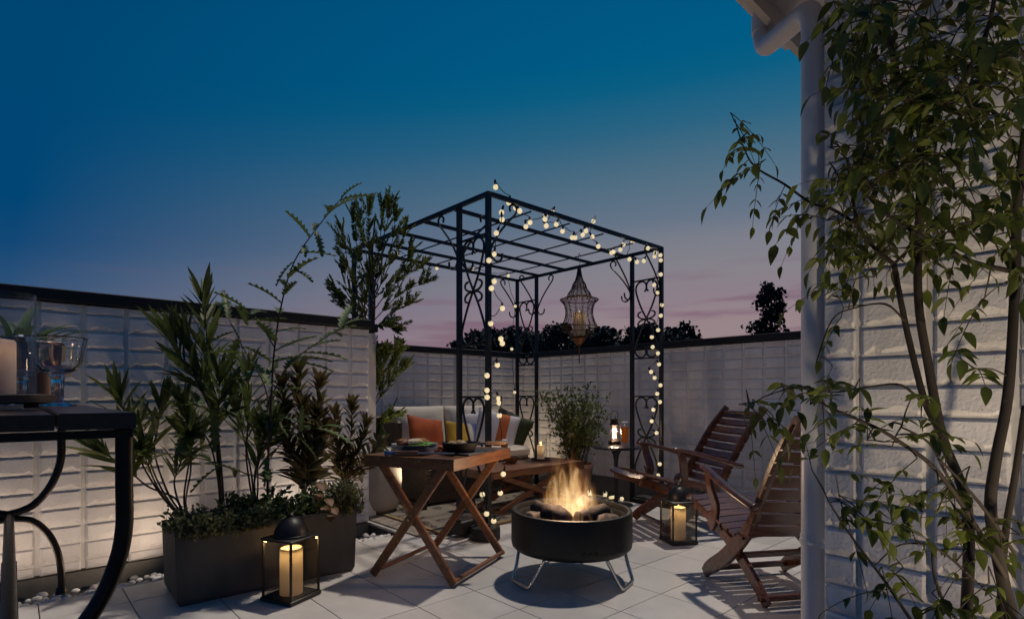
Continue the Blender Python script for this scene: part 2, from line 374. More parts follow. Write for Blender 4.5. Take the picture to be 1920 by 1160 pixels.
# ================================================================== setting
LOW = -.28
g = MB(); g.add([(-900, -900, -3.0), (900, -900, -3.0), (900, 900, -3.0), (-900, 900, -3.0)], [(0, 1, 2, 3)])
struct(g.build('ground', mat('dark_ground', (.03, .035, .03), .95, var=.4, vscale=.2)))
fl = MB()
fl.box((1.85, 1.5, -.17), (4.9, 4.0, .30))                 # raised deck the tiles lie on
fl.box((3.2, 4.54, -.171), (2.2, 2.08, .30))
fl.box((2.4, 2.6, -.45), (6.6, 6.6, .30))                  # lower roof level round it
floor = struct(fl.build('terrace_floor', M_grout, smooth=False))
TS = .333
tm = MB(); tm.box((0, 0, -.0105), (TS - .004, TS - .004, .019), bev=.0015); tme = tm.mesh('floor_tile', False)
for i in range(-8, 9):
    for j in range(-8, 12):
        x0, y0 = 1.767 + i * TS, 1.90 + j * TS
        x1, y1 = x0 + TS, y0 + TS
        cx0, cx1 = max(x0, -.6), min(x1, 4.3); ymax = 3.5 if x0 < 2.09 else 5.58
        cy0, cy1 = max(y0, -.5), min(y1, ymax)
        if cx1 - cx0 < .05 or cy1 - cy0 < .03: continue
        c = ((cx0 + cx1) / 2, (cy0 + cy1) / 2)
        q = [proj((a, b, 0)) for a in (cx0, cx1) for b in (cy0, cy1)]
        if all(k[2] < .05 for k in q) or max(k[0] for k in q) < -60 or min(k[0] for k in q) > 1990 or min(k[1] for k in q) > 1230: continue
        o = bpy.data.objects.new('floor_tile', tme); C.objects.link(o); o.parent = floor
        if not tme.materials: tme.materials.append(M_tile)
        o.location = (c[0], c[1], random.uniform(-.0006, .0006)); o.scale = ((cx1 - cx0) / TS, (cy1 - cy0) / TS, 1)

# ------------------------------------------------------------------ block walls
PW, PH = .2035, .100
def block_proto(seed):
    rg = random.Random(seed); m = MB(); w, h, t = PW - .024, PH - .008, .013
    xs = [-w / 2, -w / 2 + .008] + [-w / 2 + w * i / 9 for i in range(1, 8 + 1)] + [w / 2]; xs.insert(10, w / 2 - .008); xs = xs[:5] + xs[6:]
    chip = [.008 + rg.random() * .024 * (1 if rg.random() < .7 else .2) for _ in xs]
    rows = []
    for i, x in enumerate(xs):
        e = .30 if i in (0, 10) else 1
        rg2 = rg.uniform(-.0015, .0015)
        rows.append([(x, t * .6, -h / 2), (x, -t * .10 + rg.uniform(-.002, .002), -h / 2 + .001), (x, -t * .40 * e + rg.uniform(-.005, .004), -h / 2 + chip[i] * .55), (x, -t * e + rg2, -h / 2 + chip[i] + .006), (x, -t * e + rg.uniform(-.001, .001), h * .1), (x, -t * e + rg2, h / 2 - .005), (x, -t * .45, h / 2), (x, t * .6, h / 2)])
    vs = [v for r in rows for v in r]; k = 8
    fs = [(i * k + j, (i + 1) * k + j, (i + 1) * k + j + 1, i * k + j + 1) for i in range(10) for j in range(k - 1)]
    fs += [tuple(range(k)), tuple(10 * k + j for j in range(k - 1, -1, -1))]
    m.add(vs, fs); me = m.mesh('block', 'all'); me.materials.append(M_block)
    try: me.set_sharp_from_angle(angle=R(18))
    except Exception: pass
    return me
BLOCKS = [block_proto(50 + i) for i in range(10)]
def block_wall(name, label, p0, ang, length, zt, joint0, zjoint, limit=300, plinth=True, vis=None, thick=.14):
    """face runs from p0 along direction ang; seen side is to the right of that direction"""
    t = thing(name, label, 'wall', (p0[0], p0[1], 0), ang)
    MB().box((length / 2, thick / 2 + .004, zt / 2 + .004), (length, thick, zt - .01)).build('core', M_core, t, False)
    if plinth: MB().box((length / 2, thick / 2 - .004, (LOW - .02 - .004) / 2), (length, thick + .01, -LOW + .016)).build('plinth', M_plinth, t, False)
    cells = []
    z = zjoint - PH
    while z < zt:
        za, zb = max(z, .002), min(z + PH, zt - .002)
        if zb - za > .02:
            x = joint0 - PW * math.ceil(joint0 / PW)
            while x < length:
                xa, xb = max(x, 0), min(x + PW, length)
                if xb - xa > .03: cells.append((xa, xb, za, zb))
                x += PW
        z += PH
    M = pmat(t); rest = []
    def key(c):
        q = proj(M @ Vector(((c[0] + c[1]) / 2, 0, (c[2] + c[3]) / 2)))
        return (0 if -60 < q[0] < 1980 and -80 < q[1] < 1240 else 1, q[2])
    cells.sort(key=key)
    for i, (xa, xb, za, zb) in enumerate(cells):
        me = BLOCKS[random.randrange(10)]
        loc = ((xa + xb) / 2, random.uniform(-.0012, .0012), (za + zb) / 2); sc = ((xb - xa) / PW, 1, (zb - za) / PH)
        if i < limit:
            o = bpy.data.objects.new('block', me); C.objects.link(o); o.parent = t; o.location = loc; o.scale = sc
        else: rest.append((me, loc, sc))
    if rest:
        m = MB()
        for me, loc, sc in rest: m.add([(v.co.x * sc[0] + loc[0], v.co.y + loc[1], v.co.z * sc[2] + loc[2]) for v in me.vertices], [list(p.vertices) for p in me.polygons])
        o = link('block_field', m.mesh('block_field', False), M_block, t, 'stuff')
    return t
WT = 1.516
w1 = block_wall('block_wall', 'white painted block wall with black coping behind the long grey planter', (-.9, 4.0), 0, 3.005, WT, .9 + .112, .06)
w2 = block_wall('block_wall', 'short white block wall with black coping behind the sofa', (2.245, 5.7), 0, 3.15, WT, .1, .06)
w3 = block_wall('block_wall', 'white block wall with black coping behind the potted bush and chairs', (5.40, 5.85), -R(90), 6.3, WT, .06, .06)
def coping(t, length, x0=0):
    MB().box((length / 2 + x0, .06, WT + .037), (length, .20, .068), bev=.004).build('coping', M_cap, t, False)
coping(w1, 3.03, .0); coping(w2, 3.11, 0); coping(w3, 6.3, 0)
# return of the first wall back to the second one
MB().box((3.075, .93, .61), (.135, 1.57, 1.79)).build('return_wall', M_core, w1, False)
MB().box((3.075, .93, WT + .036), (.185, 1.55, .066)).build('coping', M_cap, w1, False)

# pebbles in the drain strip at the foot of the first wall
pb = MB(); rg = random.Random(3)
for k in range(330):
    x = rg.uniform(-.7, 2.05); y = 3.515 + abs(rg.gauss(0, .035)) if k < 190 else rg.uniform(3.52, 3.97)
    r = rg.uniform(.013, .026); z = -.012 - (y - 3.5) * .16 + rg.uniform(-.008, .006)
    prof = [(0, -.7)] + [(math.cos(a), math.sin(a) * .7) for a in (-.7, 0, .5, 1.0)] + [(0, .72)]
    q = MB().lathe([(p * r, s_ * r) for p, s_ in prof], 9); e = rg.uniform(.75, 1.3); an = rg.uniform(0, 6.28)
    pb.add([(x + (v.x * e) * math.cos(an) - v.y * math.sin(an), y + (v.x * e) * math.sin(an) + v.y * math.cos(an), z + v.z) for v in q.v], q.f)
po = pb.build('pebbles', mat('white_pebble', (.66, .64, .62), .6, var=.15, vscale=9, island=.12)); po['kind'] = 'stuff'; tag(po, 'rounded white pebbles filling the drain strip along the wall', 'pebbles')
bed = MB().box((.65, 3.74, -.19), (2.88, .47, .17)).build('drain_bed', M_plinth, None, False); struct(bed)

# ------------------------------------------------------------------ house corner
HX, HY = 2.18, .727
h = thing('house', 'white block house corner with projecting eaves at right edge', 'house', (HX, HY, 0), -R(90))
MB().box((1.0, .29, 1.29), (2.0, .57, 2.86)).build('wall', M_core, h, False)
k = 0
for zi in range(26):
    for xi in range(8):
        xa = (-.09 if False else 0) + xi * PW - .094; xb = xa + PW; xa = max(xa, .0)
        o = bpy.data.objects.new('block', BLOCKS[random.randrange(10)]); C.objects.link(o); o.parent = h
        o.location = ((xa + xb) / 2, random.uniform(-.0015, .0015), -.083 + (zi + .5) * PH + .01); o.scale = ((xb - xa) / PW, 1.2, 1)
ev = MB().box((.87, .005, 2.735), (2.35, 1.41, .05)); ev.build('soffit', M_soffit, h, False)          # x local = -Y world, y local = +X world; overhang widened out of view to keep sun off the leaves
MB().box((-.318, .005, 2.73), (.03, 1.43, .20)).build('fascia', M_soffit, h, False)
MB().box((.87, -.715, 2.73), (2.35, .03, .20)).build('fascia', M_soffit, h, False)
gt = MB(); gp = [(-.0, .0), (-.02, -.055), (-.085, -.055), (-.115, .01), (-.115, .05), (-.105, .05), (-.105, .012), (-.08, -.045), (-.03, -.045), (-.012, .0)]
gt.prism([(a - .336, b + 2.79) for a, b in gp], 1.12, Matrix(((1, 0, 0, 0), (0, 0, 1, -.40), (0, 1, 0, 0), (0, 0, 0, 1))))
gt.build('gutter', M_white, h, False)
dp = thing('downpipe', 'white round downpipe with swan neck at the house corner', 'downpipe', (2.24, .785, LOW))
E1 = Vector((2.53, 1.10, 2.56)); E2 = Vector((2.24, .785, 2.46))
def bend(a, b, c, r=.07, n=6):
    u = (a - b).normalized() * r; v = (c - b).normalized() * r
    return [b + u * (1 - t) ** 2 + v * t * t for t in [i / n for i in range(n + 1)]]
top = Vector((2.53, 1.10, 2.76)); bot = Vector((2.24, .785, LOW))
path = [top] + bend(top, E1, E2, .08) + bend(E1, E2, bot, .08) + [Vector((2.24, .785, 1.2)), bot]
MB().tube(path, .041, 18).build('pipe', M_white, dp, True, True)
for z in (2.32, .46):
    MB().tube([(2.24, .785, z - .014), (2.24, .785, z + .014)], .0435, 18).build('collar', M_white, dp, True, True)
for z in (2.64,):
    MB().tube([(2.53, 1.10, z), (2.53, 1.10, z + .07)], .047, 18).build('socket', M_white, dp, True, True)
br = MB().tube([(2.24, .785, .44), (2.24, .785, .455)], .046, 18); br.box((2.225, .745, .447), (.03, .03, .02)); br.build('bracket', M_white, dp, True, True)

# ------------------------------------------------------------------ pergola
PX0, PX1, PY0, PY1, PZ = 2.545, 4.76, 3.06, 5.15, 2.455
pg = thing('pergola', 'black wrought iron pergola with scroll panels over the sofa', 'pergola', (PX0, PY0, 0))
PS = .345
posts = []
def post(x, y, z0): MB().box((x, y, (PZ + z0) / 2), (.034, .034, PZ - z0)).build('post', M_iron, pg, False, True); posts.append((x, y, z0))
for x, z0 in ((PX0, 0), (PX1, LOW)):
    for y in (PY0, PY0 + PS, PY1 - PS, PY1): post(x, y, z0 if y < 4.5 or x > 4 else (0))
for y in (PY0, PY1): MB().box(((PX0 + PX1) / 2, y, PZ - .012), (PX1 - PX0 - .036, .028, .03)).build('beam', M_iron, pg, False, True)
for x in (PX0, PX1): MB().box((x, (PY0 + PY1) / 2, PZ - .013), (.028, PY1 - PY0 - .036, .03)).build('beam', M_iron, pg, False, True)
for k in range(1, 5):
    y = PY0 + (PY1 - PY0) * k / 5; MB().box(((PX0 + PX1) / 2, y, PZ - .02), (PX1 - PX0 - .03, .024, .026)).build('rafter', M_iron, pg, False, True)
for k in range(1, 5):
    x = PX0 + (PX1 - PX0) * k / 5; MB().tube([(x, PY0 + .016, PZ - .040), (x, PY1 - .016, PZ - .040)], .0065, 6).build('rod', M_iron, pg, True, True)
SCR = [(.16, .86), (.03, .895), (.06, .96), (.3, .995), (.62, .985), (.84, .93), (.80, .84), (.45, .66), (0, .5), (-.45, .34), (-.84, .16), (-.88, .08), (-.62, .015), (-.3, .005), (-.06, .04), (-.03, .105), (-.16, .14)]
CS = [(.42, .60), (.62, .585), (.66, .55), (.45, .515), (.06, .5)]
def panel(x, y0, y1, z0, z1):
    cy, hw = (y0 + y1) / 2, (y1 - y0) / 2 - .022
    for sgn in (1, -1):
        p = crom([(x + .004 * sgn, cy + sgn * u * hw, z0 + (z1 - z0) * v) for u, v in SCR], 5)
        MB().tube(p, .0092, 6).build('scroll', M_iron, pg, True, True)
    for a in (1, -1):
        for b in (1, -1):
            p = crom([(x, cy + a * u * hw, z0 + (z1 - z0) * (.5 + b * (v - .5))) for u, v in CS], 5)
            MB().tube(p, .0085, 6).build('scroll', M_iron, pg, True, True)
for x in (PX0, PX1):
    for y0 in (PY0, PY1 - PS):
        y1 = y0 + PS
        for z0, z1 in ((1.37, 2.16), (.16, .985)):
            panel(x, y0, y1, z0 + .008, z1 - .008)
            for z in (z0, z1): MB().box((x, (y0 + y1) / 2, z), (.014, PS - .036, .014)).build('crossbar', M_iron, pg, False, True)
BRK = [(.125, -.39), (.115, -.435), (.065, -.455), (.022, -.42), (.022, -.36), (.10, -.24), (.2, -.13), (.255, -.075), (.27, -.03), (.235, -.006), (.2, -.03), (.205, -.065)]
def bracket(x, y, dx, dy):
    p = crom([(x + dx * (u + .008), y + dy * (u + .008), PZ - .03 + v) for u, v in BRK], 4)
    MB().bar(p, .016, .006, up=(dx, dy, .3)).build('bracket', M_iron, pg, True, True) if False else MB().tube(p, .0085, 6).build('bracket', M_iron, pg, True, True)
for x, dx in ((PX0, 1), (PX1, -1)):
    for y, dy in ((PY0, 1), (PY0 + PS, 1), (PY1 - PS, -1), (PY1, -1)):
        if y in (PY0 + PS, PY1 - PS): bracket(x, y, 0, dy)
        bracket(x, y, dx, 0)

# ------------------------------------------------------------------ string lights
def bulbs_from(l, ox, oy, s): return [(ox + a / s, oy + b / s) for a, b in l]
BR = .0195
bulb_me = MB().lathe([(0, -BR)] + [(BR * math.cos(a), BR * math.sin(a)) for a in [-1.1, -.6, -.1, .4, .85, 1.2]] + [(.007, BR * .98), (.007, BR * 1.05)], 12).mesh('bulb', 'all'); bulb_me.materials.append(M_bulb)
sock_me = MB().lathe([(.0085, 0), (.0085, .026), (.004, .034)], 8).mesh('bulb_socket', True); sock_me.materials.append(M_cord)
def string(label, pts, name='string_lights', jitter=.018, extra_path=None):
    t = thing(name, label, 'string lights', pts[0]); T = Vector(pts[0])
    path = []
    for i, p in enumerate(pts):
        b = bpy.data.objects.new('bulb', bulb_me); C.objects.link(b); b.parent = t; b.location = Vector(p) - T
        ax = Vector((rnd(-.5, .5), rnd(-.5, .5), 1)).normalized() if True else Vector((0, 0, 1))
        b.rotation_euler = ax.to_track_quat('Z', 'Y').to_euler()
        s = bpy.data.objects.new('bulb_socket', sock_me); C.objects.link(s); s.parent = b; s.location = (0, 0, BR * .93)
        path.append(Vector(p) + ax * (BR + .03))
    full = []
    for a, b in zip(path[:-1], path[1:]):
        n = max(2, int((b - a).length / .06)); sag = min(.05, (b - a).length * .12)
        for j in range(n):
            u = j / n; full.append(a.lerp(b, u) - Vector((0, 0, sag * 4 * u * (1 - u))) + rvec() * jitter * (.5 if j else .1))
    full.append(path[-1])
    MB().tube(crom(full, 3), .0032, 5).build('cord', M_cord, t, True, True)
    return t
s1 = bulbs_from([(345, 42), (440, 155), (490, 192), (520, 215), (595, 298), (565, 328), (703, 275), (706, 245), (758, 225), (712, 323), (785, 312), (830, 362), (900, 408), (922, 408), (977, 388), (1000, 360), (1054, 290), (1047, 403), (1090, 472), (1185, 518), (1200, 512), (1250, 495), (1272, 458), (1338, 438), (1316, 565), (1370, 585), (1420, 577), (1450, 485), (1503, 517), (1497, 545)], 840, 340, 3.867)
string('garland of small round bulbs draped along the front roof beam of pergola', [onY(a, b, PY0 + (.05 if i % 3 else -.035)) for i, (a, b) in enumerate(s1)])
s2 = bulbs_from([(388, 225), (392, 277), (350, 375), (333, 527), (297, 573), (335, 725), (315, 775), (395, 920), (310, 1030), (383, 1140)], 840, 340, 3.867) + bulbs_from([(485, 275), (378, 745), (152, 972)], 900, 620, 11.6) + bulbs_from([(1128, 140), (1130, 198), (1228, 208), (1230, 245), (1232, 350)], 660, 700, 4.46) + bulbs_from([(1265, 840), (1240, 998), (1090, 1010)], 660, 700, 4.46) + bulbs_from([(765, 685), (875, 795)], 820, 880, 8.29)
pts = []
for a, b in s2:
    d = 3.93 if 905 < a < 926 else 4.0
    pts.append(W(a, b, d))
string('bulb string winding down the nearest pergola post to the floor', pts)
s3 = bulbs_from([(1540, 535), (1543, 572), (1543, 675), (1495, 750), (1520, 806), (1551, 896), (1543, 973), (1523, 1077), (1478, 1128)], 840, 340, 3.867) + bulbs_from([(1407, 40), (1445, 85), (1453, 165), (1395, 220), (1421, 263), (1463, 317), (1440, 378), (1460, 438), (1412, 494), (1400, 577), (1435, 662), (1458, 888), (1447, 970)], 860, 640, 3.8675)
string('bulb string winding down the right pergola post beside the far chair', [W(a, b, 5.40) for a, b in s3])
s4 = bulbs_from([(60, 830), (65, 885), (410, 860), (400, 910), (525, 960), (580, 950), (765, 980)], 1100, 850, 11.6)
string('bulb string lying on the floor edge behind the fire bowl', [G(a, b, .03) for a, b in s4], jitter=.006)
s5 = [(745.5, 475.7), (819, 503), (886.5, 504), (953, 517), (966, 574), (959.5, 654), (965, 735)]
string('sparse bulb string along the rear roof beam of pergola', [W(a, b, d) for (a, b), d in zip(s5, (5.95, 6.25, 6.5, 6.8, 6.85, 6.85, 6.85))], jitter=.01)
# ================================================================== furniture
# ---- food table
fx, fy = Vector((1.679, 2.294, 0)), R(23.6)
ft = thing('folding_table', 'brown teak folding table with crossed legs set with food', 'table', (1.679, 2.294, 0), fy)
TW, TD, TZ = .70, .57, .67      # local x along the long side, y away
for i in range(6):
    w = TD / 6; MB().box((TW / 2, w * (i + .5), TZ - .007), (TW - .004, w - .002, .014), bev=.001).build('tabletop_board', M_teak, ft, False)
MB().box((TW / 2, .010, TZ - .034), (TW, .02, .052)).build('apron', M_teak, ft, False); MB().box((TW / 2, TD - .010, TZ - .034), (TW, .02, .052)).build('apron', M_teak, ft, False)
MB().box((.010, TD / 2, TZ - .0345), (.0195, TD - .042, .050)).build('apron', M_teaky, ft, False); MB().box((TW - .010, TD / 2, TZ - .0345), (.0195, TD - .042, .050)).build('apron', M_teaky, ft, False)
for i in range(4):
    sc = MB()
    sc.tube([(-.001, .08 + .13 * i, TZ - .016), (.006, .08 + .13 * i, TZ - .016)], .003, 8); sc.build('screw', M_steel, ft)
for x, yo in ((.03, 0), (TW - .03, 0)):
    o = .028 if x < .3 else -.028
    MB().bar([(x, .06, TZ - .03), (x, TD - .04, .012)], .024, .045, up=(0, 1, 0)).build('leg', M_teak, ft, True)
    MB().bar([(x + o, TD - .06, TZ - .03), (x + o, .03, .012)], .024, .045, up=(0, 1, 0)).build('leg', M_teak, ft, True)
    MB().tube([(x - .022, TD / 2, .335), (x + o + .02, TD / 2, .335)], .006, 8).build('pivot', M_steel, ft)
MB().tube([(.045, .03, .028), (TW - .045, .03, .028)], .013, 10).build('stretcher', M_teak, ft)
MB().tube([(.045, TD - .05, .03), (TW - .03, TD - .05, .03)], .012, 10).build('stretcher', M_teak, ft)
def onT(px, py, z=TZ): return G(px, py, z)
# plates
M_plate = mat('glazed_plate', (.46, .47, .50), .18, coat=.4); M_plate2 = mat('blue_plate', (.16, .20, .30), .22, coat=.4)
pc = W(778, 826, 3.12); pc.z = TZ
for i in range(4):
    z = TZ + .002 + i * .011
    m = MB().lathe([(0, .004), (.055, .004), (.06, 0), (.068, 0), (.068, .004), (.100 + .0, .014), (.128, .019), (.130, .0215), (.10, .0175), (.066, .0085), (0, .0085)], 40, cap=False)
    o = m.build('plate', M_plate if i in (3, 1) else M_plate2); o.location = (pc.x + rnd(-.004, .004), pc.y + rnd(-.004, .004), z)
    tag(o, ['dark blue plate at the bottom of the plate stack', 'pale plate second from the bottom of the stack', 'blue rimmed plate just under the top plate', 'pale top plate of the stack carrying the meal'][i], 'plate', 'plates stacked on the folding table')
def blob(r, sq, seed, amp=.25, n=10, m=16):
    rg = random.Random(seed); b = MB(); prof = []
    b.lathe([(max(1e-4, math.sin(math.pi * i / n)), -math.cos(math.pi * i / n)) for i in range(n + 1)], m)
    off = Vector((rg.random() * 50, rg.random() * 50, rg.random() * 50))
    b.v = [Vector((v.x * r[0], v.y * r[1], v.z * r[2])) * (1 + amp * noise.noise(v * sq + off)) for v in b.v]
    return b
def food(name, label, cat, bl, m, loc):
    o = bl.build(name, m); o.location = loc; return tag(o, label, cat)
pz = TZ + .002 + 3 * .011 + .012
food('lettuce', 'bright green lettuce leaf under the meal on top plate', 'lettuce', blob((.085, .045, .010), 6, 5, .7), mat('lettuce_green', (.16, .42, .04), .5, var=.4, vscale=30), (pc.x + .03, pc.y - .03, pz + .003))
food('fried_egg', 'pale fried egg leaning on the meat on top plate', 'egg', blob((.048, .040, .018), 2.5, 9, .2), mat('egg_white', (.72, .62, .46), .4, col2=(.55, .34, .14), vscale=14), (pc.x - .005, pc.y - .01, pz + .022))
food('roast_meat', 'browned roast meat piece at left of the top plate', 'meat', blob((.045, .04, .02), 4, 2, .4), mat('roast', (.30, .10, .035), .5, col2=(.10, .03, .015), vscale=30, bump=.5, bscale=60), (pc.x - .05, pc.y + .035, pz + .018))
food('fried_chicken', 'golden fried piece at right of the top plate', 'meat', blob((.05, .035, .019), 5, 13, .5), mat('fried', (.46, .22, .07), .6, col2=(.22, .07, .02), vscale=40, bump=.6, bscale=70), (pc.x + .055, pc.y + .02, pz + .016))
# skillet on a dark trivet board
sc_ = W(862, 822, 3.13); sc_.z = TZ
tr = MB().box((0, 0, .006), (.30, .20, .012), bev=.003).build('trivet_board', mat('slate', (.025, .026, .030), .5), None); tr.location = (sc_.x + .05, sc_.y - .01, TZ + .001); tr.rotation_euler = (0, 0, R(20)); tag(tr, 'dark slate board under the iron skillet', 'board')
sk = thing('skillet', 'black cast iron skillet with wooden handle on folding table', 'skillet', (sc_.x, sc_.y, TZ + .014), -R(35))
M_cast = mat('cast_iron', (.010, .009, .009), .55, bump=.2, bscale=150)
MB().lathe([(0, 0), (.078, 0), (.085, .004), (.103, .045), (.105, .049), (.100, .049), (.094, .040), (.082, .012), (0, .010)], 40, cap=False).build('pan', M_cast, sk)
MB().bar([(.098, 0, .040), (.15, 0, .042)], .022, .010).build('handle_shank', M_cast, sk)
MB().bar([(.145, 0, .042), (.16, 0, .043), (.25, 0, .044), (.262, 0, .044)], [.022, .03, .032, .02], [.012, .017, .017, .01]).build('handle', mat('pale_handle', (.36, .20, .10), .5, var=.3, vscale=8), sk)
M_pot = mat('potato', (.48, .33, .14), .55, col2=(.34, .18, .06), vscale=18)
for i, (a, b, r) in enumerate(((-.045, .01, .028), (.0, -.02, .030), (.015, .035, .026), (-.02, .05, .024))):
    v = Vector((sc_.x + a, sc_.y + b, TZ + .052)); o = blob((r, r * .9, r * .8), 2, 30 + i, .2, 8, 12).build('potato', M_pot); o.location = v
    tag(o, ['leftmost small potato in the iron skillet', 'largest small potato at the front of skillet', 'rightmost small potato in the iron skillet', 'small potato at the back of the skillet'][i], 'potato', 'potatoes in the skillet')
# cloth napkin and turner
M_nap = mat('orange_cloth', (.42, .085, .025), .85, var=.25, vscale=10, bump=.3, bscale=40, sheen=.2)
nc = onT(848, 846); nap = thing('cloth_napkin', 'folded orange cloth with printed pale end on folding table', 'napkin', (nc.x, nc.y, TZ + .001), R(-18))
for k in range(3):
    m = MB(); n, q = 16, 8; w, dd = .20 - .012 * k, .088 - .006 * k; z0 = .011 * k
    top = [(w * (i / n - .5), dd * (j / q - .5), z0 + .012 + .005 * noise.noise(Vector((i * .55, j * .4, k * 9)))) for i in range(n + 1) for j in range(q + 1)]
    botm = [(x, y, z0 + .0005) for x, y, z in top]; N = len(top); fs = []
    for i in range(n):
        for j in range(q):
            a = i * (q + 1) + j; fs += [(a, a + 1, a + q + 2, a + q + 1), (a + N, a + q + 1 + N, a + q + 2 + N, a + 1 + N)]
    for i in range(n):
        for j in (0, q): a = i * (q + 1) + j; fs.append((a, a + q + 1, a + q + 1 + N, a + N))
    for j in range(q):
        for i in (0, n): a = i * (q + 1) + j; fs.append((a, a + 1, a + 1 + N, a + N))
    m.add(top + botm, fs); m.build('fold', M_nap, nap, 'all')
pr = MB()
for k in range(9): pr.box((.035 + .007 * (k % 5), -.012 + .012 * (k // 5), .0405), (.0035, .018, .001), rz=.25)
blk = MB().box((.052, -.005, .0372), (.085, .062, .004), rz=.08, bev=.001); blk.build('printed_end', mat('pale_print', (.52, .30, .16), .8, var=.2, vscale=20), nap, False)
pr.build('print', mat('navy_print', (.03, .04, .12), .8), nap, False)
tn = thing('kitchen_turner', 'steel kitchen turner with wooden grip and blue end at table edge', 'utensil', W(722, 843, 3.0) * 1.0, 0)
a, b = W(722, 842, 3.00), W(846, 836, 2.98); a.z = b.z = TZ + .016; dv = b - a
tn.location = (a.x, a.y, TZ)
M_blue = mat('blue_plastic', (.03, .08, .22), .35)
MB().tube([a, a + dv * .05], .015, 12).build('end_cap', M_blue, tn, True, True); MB().tube([a + dv * .05, a + dv * .17], .009, 12).build('shank', M_blue, tn, True, True)
MB().bar([a + dv * .16, a + dv * .5], .022, .026).build('grip', mat('grip_wood', (.30, .15, .08), .5, var=.3, vscale=10, stretch=(8, 2, 8)), tn, True, True)
for u in (.2, .46): MB().tube([a + dv * u + Vector((.006, -.014, .0)), a + dv * u + Vector((-.006, .014, .0))], .003, 8).build('rivet', M_cord, tn, True, True)
mk = MB()
for k in range(9): mk.box(a + dv * (.27 + .016 * k) + Vector((0.004, -.0125, .001)), (.0025, .001, .004 + .002 * (k % 2)), rz=math.atan2(dv.y, dv.x))
mk.build('engraving', M_cord, tn, False, True)
MB().bar([a + dv * .5, a + dv * .86, a + dv * .95, a + dv * 1.05], [.016, .018, .05, .05], [.012, .01, .004, .003]).build('blade', M_steel, tn, True, True)

# ---- coffee table
ct = thing('coffee_table', 'low slatted teak coffee table in front of sofa', 'table', (2.86, 3.40, 0))
for i in range(5): MB().box((.57, .045 + .09 * i, .372), (1.14, .084, .018), bev=.002).build('slat', M_teak, ct, False)
for x in (.012, .571, 1.128): MB().box((x, .225, .335), (.022, .44, .054)).build('batten', M_teaky, ct, False)
for y in (.012, .438): MB().box((.57, y, .341), (1.09, .018, .042)).build('rail', M_teak, ct, False)
for y in (.05, .40):
    MB().bar([(.16, y, .32), (.98, y, .028)], .03, .045, up=(0, 0, 1)).build('leg', M_teak, ct); MB().bar([(.98, y + .032 * (1 if y < .2 else -1), .32), (.16, y + .032 * (1 if y < .2 else -1), .028)], .03, .045).build('leg', M_teak, ct)
for x in (.15, .98): MB().box((x, .225, .022), (.045, .44, .03), bev=.003).build('foot_rail', M_teaky, ct, False)
# hurricane candle, bowl, beer on it
def candle(name, label, loc, r, hgt, m=None, energy=.6, rz=0):
    t = thing(name, label, 'candle', loc)
    m = m or M_wax
    MB().lathe([(0, 0), (r, 0), (r, hgt - .006), (r - .004, hgt), (r - .007, hgt - .001), (r * .55, hgt - .022), (0, hgt - .026)], 28, cap=False).build('wax', m, t)
    MB().tube([(0, 0, hgt - .026), (.001, 0, hgt - .008)], .0012, 5).build('wick', M_cord, t)
    fm = MB().lathe([(0, 0), (.0042, .005), (.0055, .011), (.004, .019), (.0015, .028), (0, .034)], 10); fo = fm.build('flame', M_flame, t, 'all'); fo.location = (0, 0, hgt - .012)
    for (z, e) in ((hgt + .012, energy), (hgt - .030, energy * .30)):
        ld = bpy.data.lights.new('candle_light', 'POINT'); ld.energy = e; ld.color = (1, .62, .25); ld.shadow_soft_size = .012
        lo = bpy.data.objects.new('candle_light', ld); C.objects.link(lo); lo.parent = t; lo.location = (0, 0, z)
    return t
hp = G(1014, 858, .40); hp.z = .381
o = MB().lathe([(0, 0), (.085, 0), (.092, .006), (.094, .018), (.088, .018), (.082, .009), (0, .009)], 32, cap=False).build('candle_tray', M_platewood); o.location = hp; tag(o, 'round dark wooden tray under candle on coffee table', 'tray')
candle('pillar_candle', 'lit ivory pillar candle inside glass cylinder on coffee table', hp + Vector((0, 0, .010)), .037, .13, M_wax2, .35)
o = MB().lathe([(.060, 0), (.062, .002), (.062, .235), (.0605, .236), (.059, .235), (.059, .002)], 32, cap=False).build('hurricane_glass', M_hur); o.location = hp + Vector((0, 0, .011)); tag(o, 'clear glass cylinder round candle on coffee table', 'glass')
bp_ = G(958, 866, .39); bp_.z = .382
o = MB().lathe([(0, .0), (.035, 0), (.04, .004), (.062, .03), (.075, .058), (.070, .058), (.056, .03), (.03, .010), (0, .010)], 24, cap=False, wob=lambda a: 1 + .07 * math.sin(a * 5) + .04 * math.sin(a * 9 + 1)).build('wooden_bowl', mat('leaf_bowl', (.17, .075, .035), .5, var=.4, vscale=12)); o.location = bp_; tag(o, 'small brown crinkled bowl at front of coffee table', 'bowl')
M_beer = mat('lager', (.85, .40, .05), .08, trans=.25, transl=.55, ior=1.33); M_foam = mat('beer_foam', (.72, .66, .62), .9, bump=.2, bscale=200)
